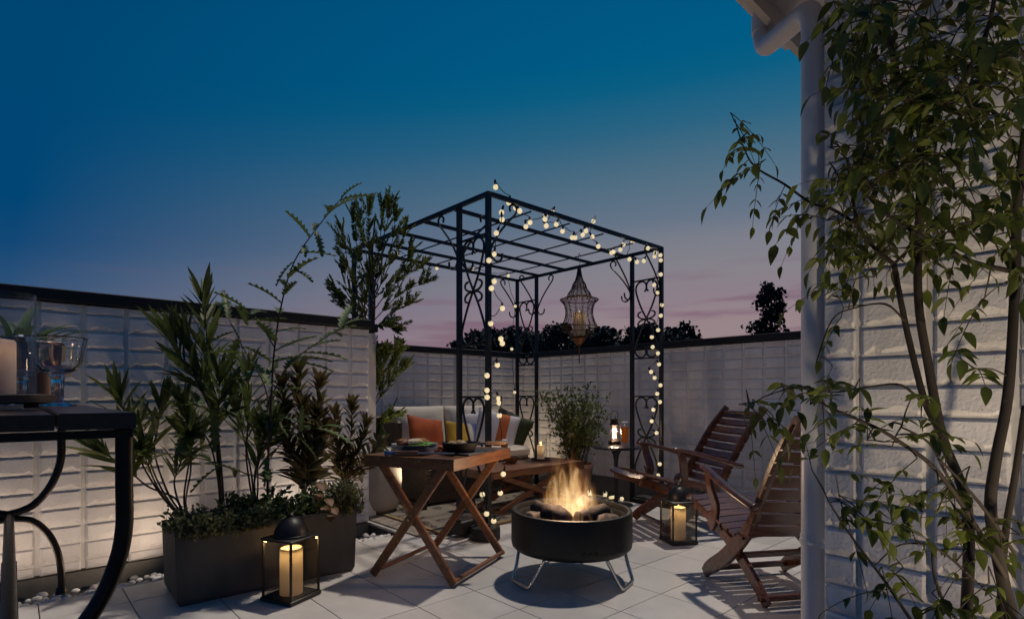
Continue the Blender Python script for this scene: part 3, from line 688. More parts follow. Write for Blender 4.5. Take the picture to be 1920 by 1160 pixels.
def beer(label, loc, hgt=.19):
    t = thing('beer_glass', label, 'beer', loc); s = hgt / .19
    out_ = [(.026, .0), (.027, .006), (.025, .02), (.029, .07), (.036, .13), (.0375, .165), (.0365, .19)]
    MB().lathe([(0, 0)] + [(r * s, z * s) for r, z in out_] + [((r - .002) * s, z * s) for r, z in out_[::-1][:-2]] + [(0, .018 * s)], 26, cap=False).build('glass', M_hur, t)
    MB().lathe([(0, .019 * s), (.0215 * s, .019 * s), (.0262 * s, .07 * s), (.033 * s, .13 * s), (.0345 * s, .148 * s), (0, .148 * s)], 24, cap=False).build('lager', M_beer, t)
    MB().lathe([(0, .1485 * s), (.0343 * s, .1485 * s), (.0348 * s, .165 * s), (.0335 * s, .186 * s), (.02 * s, .194 * s), (0, .196 * s)], 24, cap=False).build('foam', M_foam, t)
    return t
b2 = G(951, 858, .40); beer('tall glass of beer with foam behind folding table corner', (b2.x - .02, b2.y + .02, .382), .19)

# ---- sofa
def wicker():
    m = bpy.data.materials.new('wicker'); m.use_nodes = True; n = m.node_tree.nodes; l = m.node_tree.links; b = n['Principled BSDF']
    tc = n.new('ShaderNodeTexCoord'); sp = n.new('ShaderNodeSeparateXYZ'); l.new(tc.outputs['Object'], sp.inputs[0])
    ad = n.new('ShaderNodeMath'); l.new(sp.outputs[0], ad.inputs[0]); l.new(sp.outputs[1], ad.inputs[1])
    cb = n.new('ShaderNodeCombineXYZ'); l.new(ad.outputs[0], cb.inputs[0]); l.new(sp.outputs[2], cb.inputs[1])
    br_ = n.new('ShaderNodeTexBrick'); br_.offset = .5; br_.inputs['Scale'].default_value = 1; br_.inputs['Brick Width'].default_value = .042; br_.inputs['Row Height'].default_value = .0165; br_.inputs['Mortar Size'].default_value = .0045; br_.inputs['Mortar Smooth'].default_value = .7
    br_.inputs['Color1'].default_value = (.17, .115, .070, 1); br_.inputs['Color2'].default_value = (.125, .082, .050, 1); br_.inputs['Mortar'].default_value = (.015, .010, .007, 1)
    l.new(cb.outputs[0], br_.inputs[0]); l.new(br_.outputs[0], b.inputs['Base Color']); b.inputs['Roughness'].default_value = .5
    bp = n.new('ShaderNodeBump'); bp.inputs['Strength'].default_value = 1; bp.inputs['Distance'].default_value = .006; bp.invert = True; l.new(br_.outputs['Fac'], bp.inputs['Height']); l.new(bp.outputs[0], b.inputs['Normal'])
    return m
M_wick = wicker()
M_linen = mat('cream_canvas', (.62, .55, .46), .9, var=.10, vscale=5, bump=.25, bscale=30, sheen=.1)
sf = thing('sofa', 'wicker sofa with cream cushions under the pergola', 'sofa', (2.72, 4.10, 0))
MB().box((.66, .66, .19), (1.30, 1.30, .33), bev=.02).build('base', M_wick, sf)
MB().box((.90, 1.27, .42), (1.60, .09, .72), bev=.025).build('back', M_wick, sf)
MB().box((.24, 1.05, .40), (.09, .36, .68), bev=.025).build('arm', M_wick, sf)
def cushion(w, hgt, th, seed=0, n=14, pinch=.06, puff=1.0):
    m = MB(); vs = []; N = (n + 1) ** 2
    for sgn in (1, -1):
        for i in range(n + 1):
            for j in range(n + 1):
                u, v = 2 * i / n - 1, 2 * j / n - 1
                e = max(0, (1 - u * u)) ** .45 * max(0, (1 - v * v)) ** .45
                k = 1 - pinch * (1 - abs(v) ** 2) * abs(u) ** 3; k2 = 1 - pinch * (1 - abs(u) ** 2) * abs(v) ** 3
                d = th / 2 * e * puff * (1 + .16 * noise.noise(Vector((u * 2.1, v * 2.1, seed + sgn * 3))))
                vs.append((u * w / 2 * k, sgn * d, v * hgt / 2 * k2))
    fs = []
    for s_ in range(2):
        for i in range(n):
            for j in range(n):
                a = s_ * N + i * (n + 1) + j; fs.append((a, a + 1, a + n + 2, a + n + 1) if s_ else (a, a + n + 1, a + n + 2, a + 1))
    return m.add(vs, fs)
def boxcush(w, d, hgt, seed): 
    m = MB().box((0, 0, 0), (w, d, hgt), bev=.03); return m
MB().box((.66, .60, .415), (1.27, 1.16, .115), bev=.03).build('seat_cushion', M_linen, sf)
for i, x in enumerate((.60, 1.28)):
    o = cushion(.70 if i == 0 else .66, .52, .20, i * 7, 16, .015, 1.0).build('back_cushion', M_linen, sf, 'all'); o.location = (x + .02, 1.11, .62); o.rotation_euler = (R(-9), 0, 0)
def pillow(name, label, w, hgt, th, m, loc, rot, seed):
    o = cushion(w, hgt, th, seed).build(name, m, None, 'all'); o.location = loc; o.rotation_euler = rot; return tag(o, label, 'pillow', 'pillows on the sofa')
M_orp = mat('orange_velvet', (.42, .075, .012), .8, var=.3, vscale=6, sheen=.0, bump=.2, bscale=30)
M_yel = mat('yellow_cotton', (.50, .30, .035), .85, var=.15, vscale=6, bump=.2, bscale=30)
M_grn = mat('olive_cotton', (.055, .068, .028), .85, var=.2, vscale=6, bump=.2, bscale=30)
def bands(name, stops, ax):
    m = bpy.data.materials.new(name); m.use_nodes = True; n = m.node_tree.nodes; l = m.node_tree.links; b = n['Principled BSDF']; b.inputs['Roughness'].default_value = .85
    tc = n.new('ShaderNodeTexCoord'); sp = n.new('ShaderNodeSeparateXYZ'); l.new(tc.outputs['Object'], sp.inputs[0]); mr = n.new('ShaderNodeMapRange'); mr.inputs[1].default_value = -.24; mr.inputs[2].default_value = .24; l.new(sp.outputs[ax], mr.inputs[0])
    r = n.new('ShaderNodeValToRGB'); r.color_ramp.interpolation = 'CONSTANT'; e = r.color_ramp.elements
    while len(e) > 1: e.remove(e[-1])
    for i, (p, c) in enumerate(stops): q = e[0] if i == 0 else e.new(p); q.position = p; q.color = (*c, 1)
    l.new(mr.outputs[0], r.inputs[0]); l.new(r.outputs[0], b.inputs['Base Color']); return m
M_str = bands('striped_cotton', [(0, (.56, .53, .55)), (.52, (.46, .11, .025)), (.74, (.56, .53, .55))], 0)
M_geo = bands('yellow_blue_cotton', [(0, (.50, .30, .03)), (.60, (.56, .53, .50)), (.70, (.14, .17, .32)), (.9, (.5, .48, .48))], 0)
pillow('throw_pillow', 'rust orange velvet pillow at left end of sofa', .43, .42, .15, M_orp, W(800, 818, 5.55), (R(-24), R(10), R(0)), 3)
pillow('throw_pillow', 'yellow pillow with blue and white edge on sofa', .40, .36, .13, M_geo, W(868, 822, 5.75), (R(-18), R(6), R(-6)), 5)
pillow('throw_pillow', 'white pillow with broad orange stripe on sofa', .46, .46, .14, M_str, W(929, 811, 5.85), (R(-16), R(14), R(-40)), 8)
pillow('throw_pillow', 'olive green pillow behind the striped pillow', .42, .42, .12, M_grn, W(957, 808, 6.25), (R(-14), R(22), R(-52)), 12)
pillow('throw_pillow', 'plain white pillow behind the yellow pillow', .42, .42, .13, mat('white_cotton', (.58, .55, .56), .85, var=.08, vscale=5, bump=.2, bscale=30), W(900, 806, 6.05), (R(-14), R(-8), R(-14)), 15)
# ---- rugs
def rug_mat():
    m = bpy.data.materials.new('kilim'); m.use_nodes = True; n = m.node_tree.nodes; l = m.node_tree.links; b = n['Principled BSDF']; b.inputs['Roughness'].default_value = .95
    tc = n.new('ShaderNodeTexCoord'); nz = n.new('ShaderNodeTexNoise'); nz.inputs['Scale'].default_value = 9; nz.inputs['Detail'].default_value = 3; l.new(tc.outputs['Object'], nz.inputs[0])
    v = n.new('ShaderNodeTexVoronoi'); v.inputs['Scale'].default_value = 6; v.feature = 'F1'; v.distance = 'MANHATTAN'; l.new(tc.outputs['Object'], v.inputs[0])
    mx = n.new('ShaderNodeMath'); mx.operation = 'MULTIPLY_ADD'; mx.inputs[1].default_value = .5; l.new(v.outputs['Distance'], mx.inputs[0]); l.new(nz.outputs[0], mx.inputs[2])
    r = n.new('ShaderNodeValToRGB'); e = r.color_ramp.elements; r.color_ramp.interpolation = 'CONSTANT'
    cols = [(0, (.018, .018, .03)), (.52, (.07, .028, .024)), (.60, (.02, .022, .045)), (.68, (.17, .14, .10)), (.75, (.03, .02, .02)), (.82, (.20, .17, .13))]
    while len(e) > 1: e.remove(e[-1])
    for i, (p, c) in enumerate(cols): q = e[0] if i == 0 else e.new(p); q.position = p; q.color = (*c, 1)
    l.new(mx.outputs[0], r.inputs[0]); l.new(r.outputs[0], b.inputs['Base Color'])
    bz = n.new('ShaderNodeTexNoise'); bz.inputs['Scale'].default_value = 160; l.new(tc.outputs['Object'], bz.inputs[0]); bp = n.new('ShaderNodeBump'); bp.inputs['Strength'].default_value = .6; bp.inputs['Distance'].default_value = .006; l.new(bz.outputs[0], bp.inputs['Height']); l.new(bp.outputs[0], b.inputs['Normal'])
    return m
mt = thing('sisal_mat', 'mottled beige mat under the patterned rug', 'mat', (2.12, 3.33, 0)); MB().box((1.06, 1.1, .006), (2.1, 2.18, .006)).build('weave', mat('sisal', (.36, .31, .25), .95, col2=(.15, .115, .09), vscale=22, bump=.5, bscale=120), mt, False)
rg_ = thing('patterned_rug', 'dark patterned rug with tan border before sofa', 'rug', (2.27, 3.22, 0))
MB().box((1.0, .70, .0165), (1.90, 1.30, .011)).build('pile', rug_mat(), rg_, False)
M_hem = mat('tan_binding', (.24, .17, .085), .9, bump=.3, bscale=100)
for c, s_ in (((.021, .70), (.042, 1.40)), ((1.98, .70), (.042, 1.40))): MB().box((c[0], c[1], .0165), (s_[0], s_[1], .012)).build('binding', M_hem, rg_, False)
for y in (.022, 1.378): MB().box((1.0, y, .0168), (1.91, .044, .0115)).build('binding', M_hem, rg_, False)
# ---- pergola feet weights
M_wt = mat('black_rubber', (.010, .010, .011), .6, var=.3, vscale=10, bump=.2, bscale=60)
def weight_round(loc, r, hgt, label):
    o = MB().lathe([(0, 0), (r * .97, 0), (r, .006), (r, hgt - .012), (r * .96, hgt), (r * .35, hgt), (r * .3, hgt - .012), (0, hgt - .012)], 32, cap=False).build('base_weight', M_wt); o.location = loc; tag(o, label, 'weight', 'weights at the pergola posts')
weight_round((2.455, 2.985, .001), .105, .085, 'round black weight at foot of nearest pergola post')
t = thing('base_weight', 'boxy black weight with pale board beside the round weight', 'weight', (2.40, 3.15, .025), R(10), 'weights at the pergola posts'); MB().box((0, 0, .05), (.20, .13, .10), bev=.01).build('body', M_wt, t); MB().box((0, 0, .107), (.18, .10, .012)).build('board', M_platewood, t, False)
t = thing('base_weight', 'black box weight at foot of right pergola posts', 'weight', (4.64, 3.12, LOW - .018), 0, 'weights at the pergola posts'); MB().box((0, 0, .15), (.18, .30, .28), bev=.015).build('body', M_wt, t); MB().box((0, 0, .297), (.14, .24, .014), bev=.003).build('lid', M_wt, t)

# ---- round side table with lantern and beer
SP = Vector((4.10, 3.11, 0)); SZ = .535
st = thing('side_table', 'small round black pedestal table between bush and far chair', 'table', SP)
MB().lathe([(0, SZ - .022), (.215, SZ - .022), (.228, SZ - .016), (.228, SZ - .006), (.222, SZ), (0, SZ)], 48, cap=False).build('tabletop', mat('black_lacquer', (.012, .009, .008), .22, coat=.6), st)
MB().lathe([(.085, SZ - .023), (.05, SZ - .04), (.028, SZ - .08), (.019, SZ - .14), (.016, .25), (.016, .05), (.02, .02), (0, .02)], 20, cap=False).build('pedestal', M_iron, st)
MB().lathe([(0, .002), (.15, .002), (.152, .008), (.11, .016), (.03, .026), (0, .026)], 32, cap=False).build('base', M_iron, st)
lp = G(1152, 832, SZ); lp.z = SZ + .001
ln = thing('oil_lantern', 'glowing storm lantern with wire handle on round side table', 'lantern', lp)
M_bronze = mat('dark_bronze', (.030, .016, .010), .4, metal=.5)
MB().lathe([(0, 0), (.058, 0), (.06, .008), (.056, .03), (.045, .038), (.04, .045), (0, .045)], 28, cap=False).build('tank', M_bronze, ln)
MB().lathe([(.036, .046), (.046, .062), (.050, .082), (.046, .11), (.036, .145), (.034, .172)], 28, cap=False).build('globe', M_hur, ln)
MB().lathe([(.016, .052), (.0175, .06), (.0175, .152), (.014, .158)], 16).build('mantle', M_mantle, ln)
MB().lathe([(.036, .172), (.042, .176), (.043, .19), (.036, .205), (.036, .222), (.028, .236), (0, .238)], 24, cap=False).build('cap', M_bronze, ln)
for s_ in (1, -1): MB().tube(crom([(s_ * .048, 0, .03), (s_ * .056, 0, .07), (s_ * .055, 0, .13), (s_ * .043, 0, .185)], 4), .003, 6).build('side_wire', M_bronze, ln)
MB().tube(crom([(.043, 0, .185), (.055, 0, .24), (.045, 0, .29), (0, 0, .312), (-.045, 0, .29), (-.055, 0, .24), (-.043, 0, .185)], 5), .0028, 6).build('handle', M_bronze, ln)
MB().tube([(-.055, -.02, .02), (-.085, -.03, .022)], .009, 10).build('knob', M_bronze, ln)
ld = bpy.data.lights.new('lantern_light', 'POINT'); ld.energy = 11; ld.color = (1, .68, .46); ld.shadow_soft_size = .034; lo = bpy.data.objects.new('lantern_light', ld); C.objects.link(lo); lo.parent = ln; lo.location = (0, 0, .11)
bb = G(1175, 834, SZ); beer('tall glass of golden beer on the round side table', (bb.x - .03, bb.y - .0, SZ + .001), .215)

# ---- folding slatted chairs
def make_chair(label):
    t = thing('slatted_armchair', label, 'chair', group='slatted wooden armchairs by the fire')
    hw = .27
    seatc = crom([(.655, 0, .375), (.64, 0, .402), (.60, 0, .405), (.50, 0, .378), (.36, 0, .335), (.22, 0, .302), (.10, 0, .292)], 8)
    backc = crom([(.055, 0, .325), (.0, 0, .45), (-.075, 0, .595), (-.16, 0, .74), (-.25, 0, .88)], 8)
    def along(c, n):
        L = [0]
        for a, b in zip(c[:-1], c[1:]): L.append(L[-1] + (b - a).length)
        out = []
        for k in range(n):
            s_ = L[-1] * (k + .5) / n
            for i in range(len(c) - 1):
                if L[i + 1] >= s_: break
            u = (s_ - L[i]) / (L[i + 1] - L[i]); out.append((c[i].lerp(c[i + 1], u), (c[i + 1] - c[i]).normalized(), L[-1] / n))
        return out
    def slat(p, tg, w, half, th, dish, name):
        nrm = Vector((-tg.z, 0, tg.x)); nrm = nrm if (nrm.z > 0 or nrm.x > 0) else -nrm
        m = MB(); n = 7; vs = []
        for i in range(n):
            y = half * (2 * i / (n - 1) - 1); q = p + Vector((0, y, 0)) - nrm * dish * (1 - (y / half) ** 2)
            for a, b in ((-w / 2, -th / 2), (w / 2, -th / 2), (w / 2, th / 2), (-w / 2, th / 2)):
                k = .75 if b > 0 else 1; vs.append(q + tg * a * k + nrm * b)
        fs = [(i * 4 + k, i * 4 + (k + 1) % 4, i * 4 + 4 + (k + 1) % 4, i * 4 + 4 + k) for i in range(n - 1) for k in range(4)] + [(3, 2, 1, 0), tuple((n - 1) * 4 + k for k in range(4))]
        m.add(vs, fs); m.build(name, M_chair, t, True)
    for p, tg, w in along(seatc, 9): slat(p + Vector((0, 0, .012)), tg, w - .010, hw - .005, .015, .014, 'seat_slat')
    for p, tg, w in along(backc, 9):
        slat(p + Vector((.014, 0, 0)), tg, w - .012, hw - .005, .014, .020, 'back_slat')
    for s_ in (1, -1):
        y = s_ * (hw - .03)
        pb_ = crom([(.49, y, .02), (.44, y, .065), (.30, y, .155), (.17, y, .27), (.070, y, .38), (-.012, y, .53), (-.13, y, .735), (-.26, y, .90)], 5); n = len(pb_)
        MB().bar(pb_, .024, [.055 + .028 * math.sin(math.pi * min(1, i / n * 1.6)) if i < n * .62 else .055 - .012 * (i / n) for i in range(n)], up=(1, 0, .3)).build('back_leg', M_chair, t)
        y2 = s_ * (hw - .058)
        pl = crom([(-.01, y2, .018), (.05, y2, .075), (.15, y2, .15), (.28, y2, .235), (.42, y2, .30), (.54, y2, .352), (.635, y2, .378)], 5); n = len(pl)
        MB().bar(pl, .024, [.060 if i > 3 else .05 for i in range(n)], up=(0, 0, 1)).build('seat_leg', M_chair, t)
        ya = s_ * (hw + .012)
        pa = crom([(.44, ya, .612), (.40, ya + s_ * .008, .610), (.26, ya + s_ * .024, .572), (.12, ya + s_ * .028, .530), (.0, ya + s_ * .016, .492), (-.04, ya + s_ * .008, .480)], 5); n = len(pa)
        MB().tube(pa, [.010 if i == 0 or i == n - 1 else .020 + .016 * (i / n) for i in range(n)], 12, flat=.62).build('armrest', M_chair, t, 'all')
        ps = crom([(.385, ya, .598), (.37, ya, .52), (.352, y + s_ * .02, .42), (.372, y + s_ * .018, .34), (.41, y + s_ * .014, .295)], 5)
        MB().bar(ps, .022, [.045 + .02 * (i / len(ps)) for i in range(len(ps))], up=(1, 0, 0)).build('arm_support', M_chair, t)
    for x, z in ((.455, .055), (.01, .045), (.20, .195), (-.232, .86)):
        MB().bar([(x, -hw + .03, z), (x, hw - .03, z)], .028, .028).build('crossbar', M_chair, t)
    return t
nf = R(58.4); rf = Vector((2.594, 1.141, 0)); rightv = Vector((math.sin(nf), -math.cos(nf), 0))
ch1 = make_chair('reddish slatted armchair partly hidden by the white downpipe'); ch1.rotation_euler = (0, 0, nf); ch1.location = rf + rightv * .245
ff = R(150.8); fv = Vector((math.cos(ff), math.sin(ff), 0)); nearf = G(1187, 974); rearv = nearf - fv * .48; leftv = Vector((math.sin(ff), -math.cos(ff), 0))
ch2 = copy_tree(ch1); ch2.rotation_euler = (0, 0, ff); ch2['label'] = 'reddish slatted armchair by round side table against back wall'
ch2.location = Vector((rearv.x, rearv.y, 0)) - leftv * .235 + Vector((sA, -cA, 0)) * .07; ch2.scale = (1.12, 1, 1)

# ---- fire bowl
FC = Vector((2.29, 2.04, 0))
fp = thing('fire_bowl', 'round black fire bowl on bent steel legs', 'fire pit', FC)
MB().lathe([(0, .165), (.27, .165), (.31, .170), (.326, .185), (.33, .205), (.33, .368), (.327, .376), (.318, .379), (.306, .376), (.303, .366), (.303, .350), (.285, .348), (.282, .34), (.275, .27), (0, .27)], 72, cap=False).build('drum', M_drum, fp)
for a in (167, -73, 47):
    a = R(a); rd = Vector((math.cos(a), math.sin(a), 0)); tg = Vector((-rd.y, rd.x, 0))
    pts_ = [rd * .255 + tg * .13 + Vector((0, 0, .168)), rd * .285 + tg * .105 + Vector((0, 0, .09)), rd * .315 + tg * .085 + Vector((0, 0, .025)), rd * .32 + tg * .06 + Vector((0, 0, .011)), rd * .32 - tg * .06 + Vector((0, 0, .011)), rd * .315 - tg * .085 + Vector((0, 0, .025)), rd * .285 - tg * .105 + Vector((0, 0, .09)), rd * .255 - tg * .13 + Vector((0, 0, .168))]
    MB().tube(crom(pts_, 5), .0095, 10).build('leg', M_chrome, fp, 'all')
vd = Vector((-cA, -sA, 0)).normalized(); vt = Vector((sA, -cA, 0))
for k in (0, .033, .066):
    an = math.atan2(vd.y, vd.x) + (k + .03) / .33; q = Vector((math.cos(an), math.sin(an), 0))
    MB().tube([q * .325 + Vector((0, 0, .213)), q * .334 + Vector((0, 0, .213))], .009, 12).build('vent', M_cast, fp)
# logs
M_log = mat('charred_log', (.075, .058, .054), .9, col2=(.010, .009, .009), vscale=14, stretch=(1, 1, 1), bump=1.0, bscale=30)
M_logg = mat('ashy_log', (.17, .14, .125), .95, col2=(.022, .019, .019), vscale=16, bump=1.0, bscale=30)
def log(label, a, b, r, m, seed):
    a, b = Vector(a), Vector(b); n = 12; bl = MB()
    bl.tube([a.lerp(b, i / n) for i in range(n + 1)], [r * (.55 if i in (0, n) else 1) for i in range(n + 1)], 14)
    ax = (b - a).normalized()
    def disp(v):
        rel = v - a; on = a + ax * rel.dot(ax); rd = v - on
        k = 1 + .42 * noise.noise(Vector((rel.dot(ax) * 9, math.atan2(rd.dot(Vector((0, 0, 1))), rd.dot(ax.cross(Vector((0, 0, 1))))) * 2.2, seed))) + .14 * noise.noise(v * 70)
        return on + rd * k
    c0 = (a + b) / 2; bl.v = [disp(v) - c0 for v in bl.v]
    o = bl.build('log', m, None, 'all'); o.location = c0; return tag(o, label, 'log', 'logs in the fire bowl')
def FL(u, v, z): return FC + vt * u - vd * v + Vector((0, 0, z))     # u right, v away from the viewer
log('thick charred log at front left of the flames', FL(-.21, .03, .385), FL(-.02, -.15, .345), .043, M_log, 1)
log('charred log at front right of the flames', FL(.01, -.12, .340), FL(.20, -.02, .372), .042, M_log, 2)
log('pale ash covered log at far left in fire bowl', FL(-.245, -.07, .330), FL(-.14, .0, .335), .043, M_logg, 3)
log('short upright log behind the flames', FL(.06, .11, .345), FL(.12, .15, .395), .042, M_logg, 4)
log('pale log at right rim of the fire bowl', FL(.12, -.11, .315), FL(.25, -.05, .318), .043, M_logg, 5)
log('low log lying across the front of fire bowl', FL(-.18, -.15, .308), FL(.09, -.20, .308), .040, M_logg, 6)
log('low log lying across the back of fire bowl', FL(-.15, .14, .318), FL(.07, .18, .318), .042, M_log, 7)
log('dark log under the right hand logs', FL(.08, .02, .315), FL(.24, .05, .318), .040, M_log, 8)
# ---- fire
def flame_mat():
    m = bpy.data.materials.new('fire_volume'); m.use_nodes = True; nt = m.node_tree; n = nt.nodes; l = nt.links; n.clear()
    out = n.new('ShaderNodeOutputMaterial'); em = n.new('ShaderNodeEmission'); l.new(em.outputs[0], out.inputs['Volume'])
    tc = n.new('ShaderNodeTexCoord'); sp = n.new('ShaderNodeSeparateXYZ'); l.new(tc.outputs['Object'], sp.inputs[0])
    def math_(op, a, b=None, c=None):
        k = n.new('ShaderNodeMath'); k.operation = op
        for i, q in enumerate((a, b, c)):
            if q is None: continue
            if isinstance(q, (int, float)): k.inputs[i].default_value = q
            else: l.new(q, k.inputs[i])
        return k.outputs[0]
    def noise_(scale, sc, det=3, off=(0, 0, 0), dist=0):
        mp = n.new('ShaderNodeMapping'); mp.inputs['Scale'].default_value = sc; mp.inputs['Location'].default_value = off; l.new(tc.outputs['Object'], mp.inputs[0])
        z = n.new('ShaderNodeTexNoise'); z.inputs['Scale'].default_value = scale; z.inputs['Detail'].default_value = det; z.inputs['Distortion'].default_value = dist; l.new(mp.outputs[0], z.inputs[0]); return z.outputs[0]
    zz = sp.outputs[2]
    sway = math_('MULTIPLY', math_('SUBTRACT', noise_(5, (1, 1, .8), 2, (3, 1, 2)), .5), math_('MULTIPLY', zz, .55))
    x = math_('ADD', sp.outputs[0], sway); y = math_('ADD', sp.outputs[1], math_('MULTIPLY', sway, .6))
    r = math_('SQRT', math_('ADD', math_('MULTIPLY', x, x), math_('MULTIPLY', y, y)))
    rad = math_('SUBTRACT', .185, math_('MULTIPLY', zz, .25))
    edge = math_('SUBTRACT', 1.0, math_('DIVIDE', r, rad))                     # 1 on the axis, 0 at the rim
    tong = noise_(15, (1, 1, .22), 3, (0.4, 0, -.3), 2.0)
    fall = math_('MULTIPLY', zz, 1.2)
    v = math_('SUBTRACT', math_('ADD', math_('MULTIPLY', tong, 3.0), math_('MULTIPLY', edge, .45)), math_('ADD', fall, 1.52))
    v = math_('MULTIPLY', v, math_('MINIMUM', math_('MAXIMUM', math_('MULTIPLY', edge, 5), 0), 1))
    v = math_('MINIMUM', math_('MAXIMUM', math_('MULTIPLY', v, 3.2), 0), 1)
    cr = n.new('ShaderNodeValToRGB'); e = cr.color_ramp.elements; e[0].position = 0; e[0].color = (.85, .26, .05, 1); e[1].position = .9; e[1].color = (1, .66, .30, 1); q = e.new(.45); q.color = (1, .40, .10, 1); l.new(v, cr.inputs[0])
    l.new(cr.outputs[0], em.inputs[0]); l.new(math_('MULTIPLY', math_('POWER', v, 1.1), 7.2), em.inputs[1])
    return m
fb = MB().lathe([(0, -.02), (.17, -.02), (.20, .03), (.195, .14), (.15, .28), (.10, .42), (0, .46)], 24, cap=False)
fire = fb.build('fire', flame_mat(), None, 'all'); FP = FL(-.01, .0, .335); fire.location = FP; tag(fire, 'orange flames rising from the logs in the fire bowl', 'fire')
ld = bpy.data.lights.new('fire_light', 'POINT'); ld.energy = 13.5; ld.color = (1, .66, .40); ld.shadow_soft_size = .12; lo = bpy.data.objects.new('fire_light', ld); C.objects.link(lo); lo.parent = fire; lo.location = (0, 0, .26)

# ---- floor lanterns
M_lan = mat('lantern_metal', (.012, .011, .010), .45, var=.3, vscale=20, bump=.1, bscale=90)
def lantern(label, loc, rz, s, hz, lid, dome_r, dome_h, ring_z, ring_r):
    t = thing('floor_lantern', label, 'lantern', loc, rz, 'candle lanterns standing on the floor')
    MB().box((0, 0, .011), (s + .012, s + .012, .020), bev=.003).build('base', M_lan, t)
    for x in (-1, 1):
        for y in (-1, 1): MB().box((x * (s / 2 - .005), y * (s / 2 - .005), (hz + .02) / 2), (.009, .009, hz - .022)).build('upright', M_lan, t, False)
    for (x, y) in ((1, 0), (-1, 0), (0, 1), (0, -1)):
        MB().box((x * (s / 2 - .005), y * (s / 2 - .005), hz / 2 + .01), (.002 if x else s - .021, .002 if y else s - .021, hz - .024)).build('pane', M_pane, t, False)
    MB().box((0, 0, hz + .006), (s + .008, s + .008, .012), bev=.003).build('lid', M_lan, t)
    prof = [(dome_r * 1.05, hz + .0125), (dome_r * 1.05, hz + .02), (dome_r, hz + .022)] + [(dome_r * math.cos(a), hz + .022 + dome_h * math.sin(a) * (.82 + .18 * math.sin(a))) for a in (.25, .55, .85, 1.1, 1.3, 1.45)] + [(0, hz + .022 + dome_h)]
    MB().lathe(prof, 32, cap=False).build('dome', M_lan, t)
    zt = hz + .022 + dome_h; MB().lathe([(.014, zt - .002), (.014, zt + .008), (.007, zt + .016), (0, zt + .018)], 12, cap=False).build('knob', M_lan, t)
    zr = zt + .014 + ring_r; MB().tube([(ring_r * .82 * math.cos(a), 0, zr + ring_r * math.sin(a)) for a in [2 * math.pi * k / 24 for k in range(25)]], .004, 7, cap=False).build('ring', M_lan, t)
    return t
l1 = Vector((1.035, 2.768, 0)); lantern('black glass sided lantern with thick candle before the grey planter', l1, R(23.6), .19, .293, 0, .081, .085, 0, .036)
candle('pillar_candle', 'thick glowing candle in the lantern before grey planter', l1 + Vector((0, 0, .0215)), .054, .225, None, 1.2)
l2 = Vector((3.38, 2.04, 0)); lantern('black glass sided lantern with candle between the two armchairs', l2, R(-30), .18, .275, 0, .075, .085, 0, .034)
candle('pillar_candle', 'glowing candle in the lantern between the armchairs', l2 + Vector((0, 0, .0215)), .050, .215, None, .9)

# ---- hanging wire lantern
HD = 5.72; hl = W(1086, 660, HD); sc = HD / FPX; hz0 = hl.z
hg = thing('hanging_lantern', 'ornate wire lantern hanging from the pergola roof', 'lantern', hl)
HP = [(652, 2), (640, 8), (632, 15), (622, 27), (613, 34), (604, 30), (592, 26), (580, 26), (570, 29), (562, 35), (557, 24), (550, 21), (543, 16), (538, 13.5), (532, 12), (526, 8), (516, 5), (503, 3)]
hp_ = [(r * sc, (660 - y) * sc) for y, r in HP]
for k in range(14):
    a = 2 * math.pi * k / 14
    MB().tube(crom([(r * math.cos(a), r * math.sin(a), z) for r, z in hp_], 2), .0022, 4).build('rib', M_wire, hg)
mesh_w = MB(); cp = crom([(r, 0, z) for r, z in hp_], 9)
for i, q in enumerate(cp):
    if i % 2 == 0: mesh_w.tube([(q.x * math.cos(a), q.x * math.sin(a), q.z) for a in [2 * math.pi * k / 28 for k in range(29)]], .0014, 3, cap=False)
for k in range(56):
    a = 2 * math.pi * (k + .5) / 56; mesh_w.tube([(q.x * math.cos(a), q.x * math.sin(a), q.z) for q in cp[::3]], .0013, 3, cap=False)
mesh_w.build('wire_mesh', M_wire, hg)
for y, r in ((613, 34.5), (562, 35.5), (622, 27.5), (557, 24), (538, 14)):
    MB().tube([(r * sc * math.cos(a), r * sc * math.sin(a), (660 - y) * sc) for a in [2 * math.pi * k / 36 for k in range(37)]], .0055 if r > 30 else .0035, 6, cap=False).build('ring', M_rust, hg)
MB().lathe([(0, (660 - 652) * sc), (2.2 * sc, (660 - 650) * sc), (14 * sc, (660 - 634) * sc), (12 * sc, (660 - 634) * sc), (0, (660 - 646) * sc)], 18, cap=False).build('cone', M_rust, hg)
MB().tube([(0, 0, (660 - 651) * sc), (0, 0, (660 - 681) * sc)], .006, 6).build('spike', M_rust, hg)
hkz = PZ - .01 - hz0
MB().tube(crom([(0, 0, (660 - 504) * sc), (.0, 0, (660 - 497) * sc), (.018, 0, (660 - 491) * sc), (.0, .0, (660 - 486) * sc), (-.015, 0, hkz - .03), (0, 0, hkz + .012), (.016, 0, hkz - .005)], 5), .0028, 6).build('hook', M_iron, hg)
candle('pillar_candle', 'glowing candle inside the hanging wire lantern', hl + Vector((0, 0, (660 - 630) * sc)), 11.5 * sc, 44 * sc, None, .3)
MB().lathe([(0, (660 - 632) * sc), (15 * sc, (660 - 632) * sc), (15 * sc, (660 - 631) * sc), (0, (660 - 631) * sc)], 20, cap=False).build('shelf', M_rust, hg)

